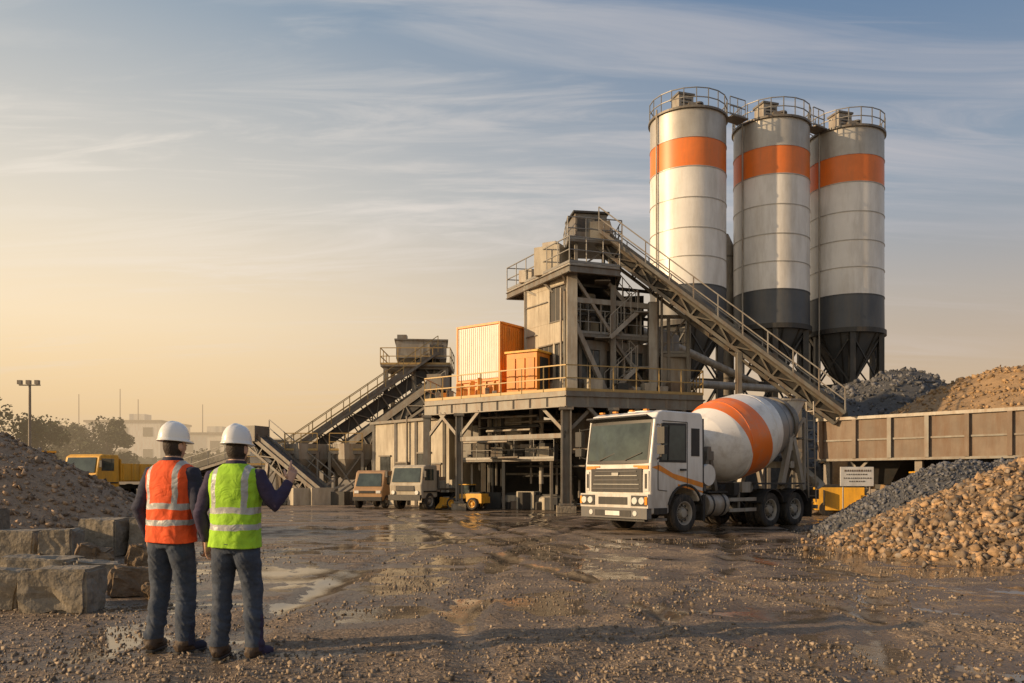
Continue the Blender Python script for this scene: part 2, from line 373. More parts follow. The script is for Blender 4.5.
# ------------------------------------------------------------------ silos
def silo(cx,cy):
    B=MB(); R=2.33; zt=23.7
    prof=[(7.5,.35),(10.85,R),(10.9,R+.02)]; mats=[m_silod,m_silod]
    zs=[(10.9,m_silod),(13.1,m_silow),(14.8,m_silow),(16.5,m_silow),(18.3,m_silow),(20.15,m_siloo),(21.9,m_silog),(zt,None)]
    for k,(z,m) in enumerate(zs[:-1]):
        prof.append((zs[k+1][0],R)); mats.append(m)
    B.rev(prof,(cx,cy,0),(0,0,1),mats,n=64)
    B.rev([(zt,R),(zt+.35,.4),(zt+.36,.01)],(cx,cy,0),(0,0,1),m_silog,n=64)
    B.rev([(7.0,.35),(7.5,.36)],(cx,cy,0),(0,0,1),m_dark,n=16)
    for z in (13.1,14.8,16.5,18.3,20.15,21.9):
        B.rev([(z-.025,R+.001),(z-.025,R+.03),(z+.025,R+.03),(z+.025,R+.001)],(cx,cy,0),(0,0,1),m_silog if z>14 else m_silod,n=64,smooth=False)
    B.rev([(zt-.1,R),(zt-.1,R+.12),(zt+.03,R+.12),(zt+.03,R-.3)],(cx,cy,0),(0,0,1),m_steel,n=64,smooth=False)
    B.rev([(10.7,R-.1),(10.7,R+.14),(11.0,R+.14),(11.0,R)],(cx,cy,0),(0,0,1),m_dark,n=64,smooth=False)
    n=20; P=[V((cx+math.cos(6.283*i/n)*(R+.05),cy+math.sin(6.283*i/n)*(R+.05),zt)) for i in range(n)]
    for i in range(n):
        a=P[i];b=P[(i+1)%n]; B.beam(a,a+V((0,0,1.1)),.05,.05,m_railg)
        for h in(.55,1.1): B.beam(a+V((0,0,h)),b+V((0,0,h)),.045,.045,m_railg)
    B.box((cx-.35,cy,zt+.95),(1.0,1.0,1.2),m_steell,.3); B.box((cx-.35,cy,zt+1.6),(1.15,1.15,.12),m_steel,.3)
    for k in range(4): B.box((cx-.35+.16,cy-.5,zt+.6+k*.22),(.7,.04,.06),m_dark,.3)
    B.cyl((cx+.6,cy-.3,zt+.1),(cx+.6,cy-.3,zt+1.0),.22,.22,12,m_steel); B.cyl((cx+.6,cy-.3,zt+1.0),(cx+.6,cy-.3,zt+1.1),.32,.3,12,m_steel)
    B.box((cx+.1,cy-.7,zt+.6),(.5,.4,.6),m_steel)
    a=math.radians(75); lx=cx+math.cos(a)*(R+.2); ly=cy+math.sin(a)*(R+.2); tx=V((-math.sin(a),math.cos(a),0)); rx=V((math.cos(a),math.sin(a),0))
    for s_ in(-.22,.22):
        B.beam(V((lx,ly,2))+tx*s_,V((lx,ly,zt+1.1))+tx*s_,.04,.04,m_railg)
    z=2.3
    while z<zt: B.beam(V((lx,ly,z))-tx*.22,V((lx,ly,z))+tx*.22,.025,.025,m_railg); z+=.35
    a=math.radians(-152); px=cx+math.cos(a)*(R+.12); py=cy+math.sin(a)*(R+.12)
    B.cyl((px,py,1.5),(px,py,zt+.3),.055,.055,8,m_steell)
    n=6; q=[V((cx+math.cos(6.283*i/n+.3)*(R-.12),cy+math.sin(6.283*i/n+.3)*(R-.12),0)) for i in range(n)]
    for i in range(n):
        a=q[i];b=q[(i+1)%n]; B.beam(a,a+V((0,0,10.8)),.34,.34,m_dark); B.box(a+V((0,0,.15)),(.7,.7,.3),m_conc)
        for z0,z1 in((.5,4),(4,7.4),(7.4,10.6)):
            B.beam(a+V((0,0,z1)),b+V((0,0,z1)),.16,.2,m_dark)
            B.beam(a+V((0,0,z0)),b+V((0,0,z1)),.09,.09,m_dark); B.beam(b+V((0,0,z0)),a+V((0,0,z1)),.09,.09,m_dark)
    for i in range(12):
        t=6.283*i/12; B.beam((cx+math.cos(t)*.4,cy+math.sin(t)*.4,7.55),(cx+math.cos(t)*(R+.02),cy+math.sin(t)*(R+.02),10.85),.08,.08,m_dark)
    B.build('cement_silo')
silo(11.0,50); silo(16.6,51.2); silo(21.9,52.5)
B=MB()
for a,b in (((13.3,49.2,23.7),(14.4,49.8,23.7)),((18.9,50.6,23.7),(19.8,51.2,23.7))):
    B.beam(a,b,.9,.08,m_steel); B.rail(V(a)+V((0,-.45,0)),V(b)+V((0,-.45,0)),m_railg,1.1,.6); B.rail(V(a)+V((0,.45,0)),V(b)+V((0,.45,0)),m_railg,1.1,.6)
B.build('silo_walkway')
B=MB()
B.cyl((14.1,52.8,0),(14.1,52.8,16.8),.55,.55,20,m_steell); B.cyl((14.1,52.8,16.8),(14.1,52.8,17.6),.55,.2,20,m_steell)
for z in(4,8,12,16): B.cyl((14.1,52.8,z),(14.1,52.8,z+.1),.6,.6,20,m_steel)
B.build('dust_collector_duct')
B=MB()
for (cx,cy) in((11,50),(16.6,51.2),(22,52.5)):
    t=V((6.6,41.5,9.2)) if cx<20 else V((8.5,42,6.5))
    B.cyl((cx,cy,7.1),t,.22,.22,12,m_steell)
B.build('screw_conveyor')

# ------------------------------------------------------------------ conveyor
def conveyor(name,a,b,w=1.2,dp=.8,legs=(),side_rail=(1,1),mf=m_steel,mr=m_railg,walk=.7,cover=None,ends=True,panel=None):
    B=MB(); a=V(a);b=V(b); d=(b-a); l=d.length; d/=l; sd=d.cross(V((0,0,1))).normalized(); up=sd.cross(d).normalized()
    if up.z<0: up=-up
    n=max(2,round(l/1.1))
    for s in(-1,1):
        o=sd*(s*w/2)
        B.beam(a+o,b+o,.1,.2,mf,up); B.beam(a+o-up*dp,b+o-up*dp,.1,.14,mf,up)
        for i in range(n+1):
            p=a.lerp(b,i/n)+o; B.beam(p,p-up*dp,.07,.07,mf)
            if i<n:
                q=a.lerp(b,(i+1)/n)+o
                B.beam(p-up*(dp if i%2 else 0),q-up*(0 if i%2 else dp),.06,.06,mf)
    if panel: B.beam(a-up*dp*.45,b-up*dp*.45,w*.9,dp*.55,panel,up)
    for i in range(n+1):
        p=a.lerp(b,i/n); B.beam(p-sd*w/2-up*dp,p+sd*w/2-up*dp,.06,.06,mf)
        B.beam(p-sd*w/2,p+sd*w/2,.06,.08,mf)
        B.cyl(p-sd*w*.42+up*.1,p+sd*w*.42+up*.1,.07,.07,8,m_dark)
    B.beam(a+up*.2,b+up*.2,w*.82,.04,m_belt,up); B.beam(a-up*.35,b-up*.35,w*.8,.03,m_belt,up)
    for s in(-1,1): B.beam(a+sd*s*w*.43+up*.22,b+sd*s*w*.43+up*.22,.05,.22,mf,up)
    for s,on in zip((-1,1),side_rail):
        if not on: continue
        o1=sd*(s*(w/2+.05)); o2=sd*(s*(w/2+walk))
        B.beam(a+(o1+o2)/2,b+(o1+o2)/2,walk,.06,mf,up); B.beam(a+o2,b+o2,.06,.14,mf,up)
        k=max(2,round(l/1.3))
        for i in range(k+1):
            p=a.lerp(b,i/k)+o2; B.beam(p,p+V((0,0,1.05)),.045,.045,mr)
        for h in(.55,1.05): B.beam(a+o2+V((0,0,h)),b+o2+V((0,0,h)),.045,.045,mr)
    if cover: B.beam(a+up*.65,b+up*.65,w+.2,.06,cover,up); B.beam(a+up*.45-sd*(w/2+.1),b+up*.45-sd*(w/2+.1),.03,.45,cover,up)
    for t,sp in legs:
        p=a.lerp(b,t)-up*dp
        for s in(-1,1):
            top=p+sd*s*w/2; bot=V((top.x,top.y,0))+sd*s*.35
            B.beam(top,bot,.18,.18,mf)
        h=p.z
        k=max(1,int(h/2.2))
        for j in range(k):
            z0=h*j/k; z1=h*(j+1)/k; e0=w/2+.35*(1-z0/h); e1=w/2+.35*(1-z1/h); c=V((p.x,p.y,0))
            B.beam(c+sd*e0+V((0,0,z0)),c-sd*e1+V((0,0,z1)),.08,.08,mf); B.beam(c-sd*e1+V((0,0,z1)),c+sd*e1+V((0,0,z1)),.1,.1,mf)
    if ends:
        for p in(a,b): B.cyl(p-sd*w*.45+up*.0,p+sd*w*.45,.25,.25,16,m_dark)
        B.box(a+up*.1-d*.1,(.9,w+.3,.9),mf,math.atan2(d.y,d.x))
    return B.build(name)
conveyor('inclined_conveyor',(4.2,37.2,12.6),(14.3,34.9,4.2),1.3,.5,legs=((.62,0),(.86,0)),mf=m_steel,mr=m_steell,panel=m_dark)
conveyor('inclined_conveyor',(-5.2,52,9.4),(-14.6,49.0,2.3),2.2,1.3,legs=((.2,0),(.36,0),(.55,0),(.75,0),(.9,0)),mf=m_steel,mr=m_rail,panel=m_dark)
conveyor('inclined_conveyor',(-4.4,47.5,7.0),(-11.5,49.4,2.2),1.2,.8,legs=((.3,0),(.5,0),(.7,0)),mf=m_steel,side_rail=(0,1),panel=m_dark)
conveyor('inclined_conveyor',(-14.8,46.2,3.9),(-10.6,44.6,.7),1.0,.6,legs=((.35,0),),mf=m_steel,side_rail=(1,0))
conveyor('inclined_conveyor',(-16.8,52,2.9),(-23,54,1.2),1.0,.6,legs=((.3,0),(.7,0)),mf=m_steel,side_rail=(1,0))

# head station of left conveyor
B=MB()
B.box((-5.9,52.2,9.7),(3.2,2.6,1.1),m_steell,.1); B.box((-5.9,52.2,10.3),(3.4,2.8,.1),m_steel,.1)
for k in range(6): B.box((-7.3+k*.56,50.93,9.7),(.07,.06,1.0),m_steel,.1)
B.prism([(-8.3,50.4),(-3.9,50.4),(-3.9,54),(-8.3,54)],8.55,8.67,m_steel)
for a,b in(((-8.3,50.4,8.67),(-3.9,50.4,8.67)),((-3.9,50.4,8.67),(-3.9,54,8.67)),((-8.3,54,8.67),(-8.3,50.4,8.67))): B.rail(a,b,m_rail)
for x in(-8.0,-6.2,-4.2):
    for y in(50.7,53.7): B.beam((x,y,0),(x,y,8.55),.28,.28,m_steel)
for z0,z1 in((.3,2.9),(2.9,5.7),(5.7,8.5)):
    B.beam((-8,50.7,z0),(-4.2,50.7,z1),.1,.1,m_steel); B.beam((-8,50.7,z1),(-4.2,50.7,z1),.15,.2,m_steel)
    B.beam((-4.2,50.7,z0),(-4.2,53.7,z1),.1,.1,m_steel)
B.box((-7.1,51.8,10.55),(.6,.6,.4),m_steel)
B.cyl((-4.8,51.5,8.5),(-4.6,50.5,6.2),.5,.4,12,m_steel)
B.build('conveyor_head_station')
# small hut at lower end
B=MB()
B.box((-15.4,50.6,3.0),(2.0,2.2,1.5),m_cream,.2); B.box((-15.4,50.6,3.82),(2.3,2.5,.12),m_steel,.2)
for dx in(-.8,.8):
    for dy in(-.9,.9): B.beam((-15.4+dx,50.6+dy,0),(-15.4+dx,50.6+dy,2.3),.15,.15,m_steel)
B.box((-15.3,49.47,3.1),(.8,.06,.6),m_grimeglass,.2)
B.beam((-16.2,49.7,.3),(-14.6,49.7,2.2),.08,.08,m_steel); B.rail((-16.6,49.2,2.3),(-14.3,49.2,2.3),m_rail)
B.build('control_hut')
# ground-level hopper frame and clutter below the conveyors
B=MB()
for x0 in(-13.2,-10.6):
    for dx in(0,1.9):
        for dy in(0,1.8): B.beam((x0+dx,46.5+dy,0),(x0+dx,46.5+dy,3.0),.16,.16,m_steel)
    B.beam((x0,46.5,3.0),(x0+1.9,46.5,3.0),.16,.2,m_steel); B.beam((x0,46.5,.3),(x0+1.9,46.5,2.9),.08,.08,m_steel); B.beam((x0+1.9,46.5,.3),(x0,46.5,2.9),.08,.08,m_steel)
    B.rev([(3.5,1.45),(2.6,1.35),(1.4,.4)],(x0+.95,47.4,0),(0,0,1),m_steell,4,False)
    B.rail((x0,46.4,3.1),(x0+1.9,46.4,3.1),m_rail,1,.9)
for i in range(26):
    x=random.uniform(-16,-8.4); y=random.uniform(44.2,46); s=random.uniform(.3,1.0); B.box((x,y,s/2),(s*1.3,s*.8,s),random.choice([m_steel,m_rust,m_dark,m_beige,m_conc,m_steell]),random.uniform(-.6,.6))
for i in range(9):
    x=random.uniform(-16,-8.4); B.beam((x,44.5,.3),(x+random.uniform(1,3),45.5,random.uniform(.3,1.8)),.1,.1,random.choice([m_steel,m_steell]))
B.build('feed_hopper')

# ------------------------------------------------------------------ batching plant
P=empty('concrete_batching_plant')
B=MB()
A=V((-4.24,38.8,0));C=V((2.3,34,0));Bp=V((8.6,36,0));D=V((9.5,45,0));E=V((-3,46.5,0))
poly=[(p.x,p.y) for p in(A,C,Bp,D,E)]
B.prism(poly,5.0,5.2,m_steel)
def off(p,z): return V((p.x,p.y,z))
for a,b in((A,C),(C,Bp),(Bp,D),(E,A)):
    B.ibeam(off(a,4.75),off(b,4.75),.22,.5,m_steel)
    k=int((b-a).length/.9)
    for i in range(1,k): B.beam(off(a.lerp(b,i/k),4.52),off(a.lerp(b,i/k),4.98),.2,.03,m_steel)
for i in range(1,8):
    t=i/8; B.beam(off(A.lerp(C,t),4.85),off(E.lerp(D,t),4.85),.12,.25,m_dark)
cols=[A.lerp(C,.02),A.lerp(C,.27),A.lerp(C,.62),C+V((.02,.25,0)),C.lerp(Bp,.33),C.lerp(Bp,.68),Bp+V((-.15,.2,0)),E.lerp(D,.1),E.lerp(D,.5),E.lerp(D,.95),V((-1.5,42,0)),V((3.,41,0)),V((6.5,41,0))]
for i,p in enumerate(cols):
    w=.46 if i==3 else (.34 if i in(0,1,4,5,6) else .26)
    if i==2: continue
    if i in(1,3):
        for s in(-1,1): B.beam(off(p,.25)+V((s*w*.4,0,0)),off(p,4.5)+V((s*w*.4,0,0)),.07,w,m_steel)
        B.beam(off(p,.25),off(p,4.5),w*.75,.05,m_steel)
    else: B.beam(off(p,.25),off(p,4.5),w,w,m_steel)
    B.box(off(p,.14),(w+.35,w+.35,.3),m_conc)
    B.box(off(p,4.45),(w+.14,w+.14,.12),m_steel); B.box(off(p,.35),(w+.14,w+.14,.08),m_steel)
def knee(p,q,z=3.4,l=1.2):
    d=(q-p).normalized(); B.beam(off(p,z),off(p+d*l,4.55),.12,.14,m_steel)
knee(cols[0],C);knee(cols[1],C);knee(cols[1],A);knee(cols[3],A);knee(cols[3],Bp);knee(cols[4],Bp);knee(cols[4],C);knee(cols[5],C);knee(cols[5],Bp);knee(cols[6],C)
B.beam(off(cols[3],3.3),off(cols[1],3.3),.14,.2,m_steel)
B.rail(off(A,5.2),off(C,5.2),m_rail,1.1,1.1); B.rail(off(C,5.2),off(Bp,5.2),m_rail,1.1,1.1); B.rail(off(Bp,5.2),off(D,5.2),m_rail,1.1,1.1); B.rail(off(E,5.2),off(A,5.2),m_rail,1.1,1.1)
B.build('support_deck',P)
# underside equipment
B=MB()
B.beam((-3,46.2,2.4),(9.3,44.8,2.4),.2,4.7,m_dark)  # dark back sheet, added to stand in for shade under the deck
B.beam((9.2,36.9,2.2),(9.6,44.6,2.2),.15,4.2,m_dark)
B.box((.0,39.6,3.9),(1.9,1.6,1.2),m_beige,-.5); B.rev([(0,.85),(-1.1,.3)],(0,39.6,3.3),(0,0,1),m_steel,16)
B.box((-1.9,40.6,3.3),(1.4,1.5,1.6),m_steel,-.5); B.box((3.6,39,3.6),(2.6,2.0,1.9),m_steel,.3); B.rev([(0,1.1),(-1.3,.35)],(3.6,39,2.7),(0,0,1),m_dark,16)
B.prism([(-2.6,39.2),(1.9,36.2),(2.6,38.6),(-1.2,41.6)],2.25,2.35,m_steel)
B.rail((-2.6,39.2,2.35),(1.9,36.2,2.35),m_railg,.9,1.,.035)
for x,y in((-2.5,39.3),(-.4,37.9),(1.8,36.4),(-1.2,41.4)): B.beam((x,y,0),(x,y,2.25),.14,.14,m_steel)
for i in range(26):
    x=random.uniform(-1.8,2.0); t=(x+2.6)/4.5; y=39.4-3*t+random.uniform(.3,1.8)
    s=random.uniform(.25,.8); B.box((x,y,2.35+s/2),(s,s*.8,s),random.choice([m_steel,m_steell,m_dark,m_beige]),random.uniform(-.6,.6))
for i in range(30):
    x=random.uniform(-2.2,2.2); t=(x+2.6)/4.5; y=39.6-3*t+random.uniform(.2,2.2)
    s=random.uniform(.25,.9); B.box((x,y,s/2),(s*1.1,s*.8,s),random.choice([m_steel,m_dark,m_dark,m_beige,m_rust]),random.uniform(-.6,.6))
for i in range(7):
    x=-1.6+i*.6; B.cyl((x,39.5-i*.35,.4),(x+.5,39.2-i*.35,.4),.28,.28,14,random.choice([m_steel,m_dark,m_steell]))
for i in range(22):
    a=V((random.uniform(-2.5,2),39+random.uniform(-1,2),random.uniform(.8,4.4))); B.cyl(a,a+V((random.uniform(1,3),random.uniform(-2,-.5),0)),.06,.06,8,random.choice([m_steell,m_steel,m_dark]))
for i in range(14):
    x=random.uniform(-2.2,6); y=39.5-.5*(x+2.2)*(.7 if x<2 else .1); B.beam((x,y,random.uniform(0,2)),(x,y,4.8),.1,.1,random.choice([m_steel,m_steell,m_dark]))
B.cyl((1.4,38,4.8),(1.4,38,1.2),.12,.12,10,m_steell); B.cyl((.9,37.9,4.8),(.9,37.9,2.3),.09,.09,10,m_steell)
B.build('mixing_equipment',P,bevel=.015,seg=1)
# tower
B=MB()
T0=V((.72,38.5,0));T1=V((2.66,35.5,0));T2=V((6.5,37.0,0));T3=V((4.6,41,0))
for p,w in((T0,.28),(T1,.46),(T2,.40),(T3,.28)): B.beam(off(p,5.2),off(p,10.75 if p is not T2 else 9.6),w,w,m_steell)
def wall(a,b,z0,z1,m,holes,t=.14):
    a=V(a);b=V(b)
    us=sorted({0,1,*[h[0] for h in holes],*[h[1] for h in holes]}); zs=sorted({z0,z1,*[h[2] for h in holes],*[h[3] for h in holes]})
    for i in range(len(us)-1):
        for j in range(len(zs)-1):
            uc=(us[i]+us[i+1])/2; zc=(zs[j]+zs[j+1])/2
            if any(h[0]<uc<h[1] and h[2]<zc<h[3] for h in holes): continue
            pa=off(a.lerp(b,us[i]),zc); pb=off(a.lerp(b,us[i+1]),zc)
            d=(pb-pa).normalized(); sd=d.cross(V((0,0,1)))
            B.frame((pa+pb)/2,d,sd,V((0,0,1)),(pb-pa).length,t,zs[j+1]-zs[j],m)
    for h in holes:
        zc=(h[2]+h[3])/2; pa=off(a.lerp(b,h[0]),zc);pb=off(a.lerp(b,h[1]),zc); d=(pb-pa).normalized()
        B.frame((pa+pb)/2,d,d.cross(V((0,0,1))),V((0,0,1)),(pb-pa).length,.03,h[3]-h[2],h[4] if len(h)>4 else m_grimeglass)
        for k in(.33,.66): q=pa.lerp(pb,k); B.beam(off(q,h[2]),off(q,h[3]),.05,.06,m_steel)
        sdn=d.cross(V((0,0,1)));
        if sdn.y>0: sdn=-sdn
        for z in(h[2],h[3]): B.beam(off(pa,z)+sdn*.06,off(pb,z)+sdn*.06,.09,.06,m_steel)
wall(T0,T1,5.2,10.7,m_beige,[(.3,.62,5.9,7.6),(.66,.86,6.0,7.6),(.55,.9,8.6,10.2,m_dark)])
for z in(6.9,8.2,9.6): B.beam(off(T0.lerp(T1,.02),z)+V((-.1,-.06,0)),off(T0.lerp(T1,.52 if z>8.5 else .28),z)+V((-.1,-.06,0)),.03,.05,m_steel)
wall(T1+V((.3,.4,0)),T2+V((-.2,.4,0)),5.2,7.7,m_steel,[(.05,.3,5.9,7.3),(.4,.62,5.3,7.3,m_dark),(.7,.93,6.0,7.3)])
wall(T2,V((8.3,40,0)),5.2,8.6,m_steel,[(.2,.7,6,7.5)])
wall(T0,T3+V((0,.3,0)),5.2,10.6,m_beige,[(.2,.4,8.5,9.8)])
B.prism([(3.4,38.6),(6.3,38.2),(6.3,41),(3.6,41)],7.9,10.2,m_dark)
B.prism([(T0.x,T0.y),(T1.x,T1.y),(T2.x,T2.y),(T3.x,T3.y)],7.8,7.95,m_steel)
B.rail(off(T1,7.95),off(T2,7.95),m_railg,1.05,.9)
B.beam(off(T1,5.3)+V((1.6,.62,0)),off(T1,8.6),.22,.22,m_steell); B.beam(off(T1.lerp(T2,.5),7.9),off(T1,10.6),.14,.14,m_steell)
B.beam(off(T1.lerp(T2,.5),5.2),off(T1.lerp(T2,.5),10.2),.26,.26,m_steel); B.beam(off(T1.lerp(T2,.98),5.3),off(T1.lerp(T2,.5),7.8),.14,.14,m_steel)
B.beam(off(T1,9.4),off(T2,9.4),.16,.24,m_steell)
for k in range(4): B.beam(off(T1.lerp(T2,.1+k*.25),8),off(T1.lerp(T2,.1+k*.25),9.4),.07,.07,m_steel)
for z in(6.6,8.9,10.2): B.beam(off(T1,z)+V((.2,.5,0)),off(T2,z)+V((0,.5,0)),.1,.14,m_dark)
for k in range(12):
    x=random.uniform(3.2,6.1); y=36.3+(x-2.7)*.39+random.uniform(.3,1.2); z=random.choice([5.2,7.95,7.95]); s=random.uniform(.3,.8)
    B.box((x,y,z+s/2),(s,s*.8,s),random.choice([m_steel,m_steell,m_beige,m_dark,m_rust]),random.uniform(0,.6))
B.cyl((3.5,37.3,7.95),(3.5,37.3,10.0),.4,.4,18,m_steell); B.cyl((5.8,37.9,7.95),(5.8,37.9,9.4),.35,.35,18,m_steel)
for k in range(10):
    x=random.uniform(2.9,6.4); B.cyl((x,36.2+(x-2.7)*.39,5.3),(x+random.uniform(-.1,.1),36.2+(x-2.7)*.39,random.uniform(7.8,10.4)),.045,.045,8,random.choice([m_steell,m_rust,m_steel]))
def stairs(a,b,w,m):
    a=V(a);b=V(b);n=max(3,round(abs(b.z-a.z)/.2)); d=V((b.x-a.x,b.y-a.y,0)).normalized(); sd=V((-d.y,d.x,0))
    for s in(-1,1):
        B.beam(a+sd*s*w/2,b+sd*s*w/2,.05,.2,m); B.beam(a+sd*s*w/2+V((0,0,1)),b+sd*s*w/2+V((0,0,1)),.04,.04,m)
        for i in range(5): q=a.lerp(b,i/4)+sd*s*w/2; B.beam(q,q+V((0,0,1)),.035,.035,m)
    for i in range(n+1): B.box(a.lerp(b,i/n),(.26,w,.04),m,math.atan2(d.y,d.x))
s0=V((4.3,36.0,0)); s1=V((5.6,36.5,0))
for i,(z0,z1) in enumerate(((5.25,6.5),(6.5,7.75),(7.75,9.0),(9.0,10.3))):
    p,q=(s0,s1) if i%2==0 else (s1,s0); o=V((0,.0 if i%2==0 else .55,0)); stairs(off(p,z0)+o,off(q,z1)+o,.55,m_steell)
    B.box(off(q,z1)+V((.25 if i%2==0 else -.25,.3,0)),(.7,1.3,.06),m_steel)
TD=[(-.25,40.1),(2.5,34.75),(4.8,35.6),(5.1,41)]
B.prism(TD,10.72,10.86,m_steell)
TDv=[V((x,y,10.86)) for x,y in TD]
for i in range(4):
    a,b=TDv[i],TDv[(i+1)%4]; B.ibeam(a-V((0,0,.26)),b-V((0,0,.26)),.16,.32,m_steel); B.rail(a,b,m_railg,1.15,.95)
for k in(.3,.6,.9): B.beam(off(T0.lerp(T1,k),10.0),TDv[0].lerp(TDv[1],k)-V((0,0,.3)),.1,.1,m_steel)
B.box((1.9,37.3,11.5),(1.3,1.3,1.3),m_beige,-.5); B.box((1.9,37.3,12.25),(.7,.8,.3),m_steell,-.5)
B.box((.8,38.7,11.2),(.7,.7,.6),m_steell,-.5)
for x,y in((2.9,36.2),(4.5,36.7),(2.9,38.2),(4.4,38.5)): B.beam((x,y,10.86),(x,y,12.4),.16,.16,m_steel)
B.prism([(2.5,35.8),(5.0,36.4),(4.9,38.9),(2.5,38.6)],12.1,12.2,m_steel)
B.rail((2.5,35.8,12.2),(5.0,36.4,12.2),m_railg,1.0,.8); B.rail((2.5,38.6,12.2),(2.5,35.8,12.2),m_railg,1.0,.8); B.rail((5,36.4,12.2),(4.9,38.9,12.2),m_railg,1.0,.8)
B.box((3.5,37.4,13.0),(1.5,1.6,1.15),m_steel,.15); B.box((3.5,37.4,13.63),(1.7,1.8,.1),m_dark,.15)
B.box((3.2,36.56,13.05),(.5,.05,.6),m_dark,.15); B.box((3.95,36.67,13.05),(.4,.05,.6),m_dark,.15)
B.beam((2.9,36.2,10.9),(4.5,36.7,12.1),.08,.08,m_steel)
for k,(x,y) in enumerate(((2.35,35.6),(2.2,35.85),(6.75,37.0),(6.95,37.1))): B.cyl((x,y,5.2),(x,y,9.8+.2*k),.06,.06,8,m_steell if k%2 else m_steel)
B.build('mixer_tower',P,bevel=.012,seg=1)
# right machinery annex on deck
B=MB()
B.prism([(6.9,37.2),(8.4,37.6),(8.9,40.5),(7.2,40.6)],5.2,7.2,m_steell)
for i in range(16): 
    x=random.uniform(3.4,8); y=35.2+(x-3.4)*.32+random.uniform(.2,.7); s=random.uniform(.25,.7); B.box((x,y,5.2+s/2),(s,s*.8,s),random.choice([m_steel,m_steell,m_rust,m_dark,m_beige]),.3)
B.rev([(5.2,.7),(8.4,.7),(9.0,.25)],(7.6,41.5,0),(0,0,1),m_silog,24)
for x in(6.7,7.3,8.2): B.beam((x,37.3,5.2),(x,37.3,9.0),.14,.14,m_steel)
B.beam((6.7,37.3,9.0),(8.2,37.3,9.0),.14,.16,m_steel); B.beam((6.7,37.3,7.2),(8.2,37.3,7.2),.14,.16,m_steel); B.beam((6.7,37.3,7.2),(8.2,37.3,9.0),.08,.08,m_steel); B.rail((6.7,37.2,7.3),(8.3,37.4,7.3),m_railg,1,.8)
for k in range(9): 
    x=-3.6+k*.35; B.beam((x,38.7-k*.22,5.2),(x,38.7-k*.22,5.2+random.uniform(.3,1)),.2,.2,random.choice([m_steel,m_rust,m_orange,m_steell]))
B.build('deck_machinery',P,bevel=.012,seg=1)
# container (orange framed, cream corrugated)
B=MB(); c0=V((-2.7,39.0,5.22)); ex=V((.8,-.6,0)); ey=V((.6,.8,0)); L_,W_,H_=2.7,1.95,3.6; ez=V((0,0,1))
def cb(u0,u1,v0,v1,w0,w1,m):
    B.frame(c0+ex*(u0+u1)/2+ey*(v0+v1)/2+ez*(w0+w1)/2,ex,ey,ez,u1-u0,v1-v0,w1-w0,m)
cb(.05,L_-.05,.05,W_-.05,.05,H_-.06,m_orange)
for i in range(20):
    u=.14+i*(L_-.33)/19; cb(u,u+.055,-.008,.02,1.0,H_-.15,m_cream)
cb(.1,L_-.1,.012,.06,.98,H_-.12,m_cream)
for u in(0,L_-.09): cb(u,u+.09,-.03,.1,0,H_,m_orange); cb(u,u+.12,W_-.1,W_+.02,0,H_,m_orange)
for w in(0,.84,H_-.1): cb(.09,L_-.09,-.025,.1,w,w+.11,m_orange); cb(L_-.1,L_+.03,.1,W_-.1,w,w+.11,m_orange)
for i in range(9): v=.2+i*.18; cb(L_-.05,L_-.02,v,v+.08,1.05,H_-.2,m_orange)
for i in range(5): u=.3+i*.5; cb(u,u+.05,-.02,.05,.13,.84,m_yellow)
B.build('orange_container_unit',P,bevel=.01,seg=1)
B=MB(); B.box((.75,36.7,6.2),(1.6,1.2,1.9),m_orange,-.55); B.box((.75,36.7,7.2),(1.75,1.35,.1),m_yellow,-.55)
fx=V((math.cos(-.55),math.sin(-.55),0)); fy=V((-fx.y,fx.x,0)); c=V((.75,36.7,6.2))
for u in(-.5,0,.5): B.frame(c+fx*u-fy*.62,fx,fy,ez,.36,.05,1.4,m_orange)
B.frame(c+fx*.83,fx,fy,ez,.05,.7,1.5,m_dark)
B.build('generator_cabinet',P,bevel=.01,seg=1)

# beige building
B=MB()
wpoly=[(-8.1,46.6),(-3.3,41.9),(-1.6,44),(-6.0,49)]
B.prism(wpoly,0,4.6,m_beige); B.prism([(-8.3,46.6),(-3.3,41.65),(-1.35,44),(-6.0,49.25)],4.6,4.75,m_steel)
a=V((-8.1,46.6,0));b=V((-3.3,41.9,0)); d=(b-a).normalized(); nn=V((d.y,-d.x,0))
if nn.y>0: nn=-nn
for u,w,z0,z1,mm in((.18,.9,1.6,2.7,m_grimeglass),(.42,1.1,.0,2.3,m_dark),(.7,1.0,1.7,2.8,m_grimeglass),(.85,.7,0,2.2,m_rust)):
    p=a.lerp(b,u)+nn*.03; B.frame(off(p,(z0+z1)/2),d,nn,ez,w,.05,z1-z0,mm); B.frame(off(p,z1+.06),d,nn,ez,w+.2,.14,.08,m_steel)
for u in(.02,.33,.6,.95): p=a.lerp(b,u)+nn*.06; B.beam(off(p,0),off(p,4.6),.14,.1,m_steell)
B.cyl(off(a.lerp(b,.5)+nn*.15,0),off(a.lerp(b,.5)+nn*.15,4.9),.06,.06,8,m_steel)
B.build('plant_building')

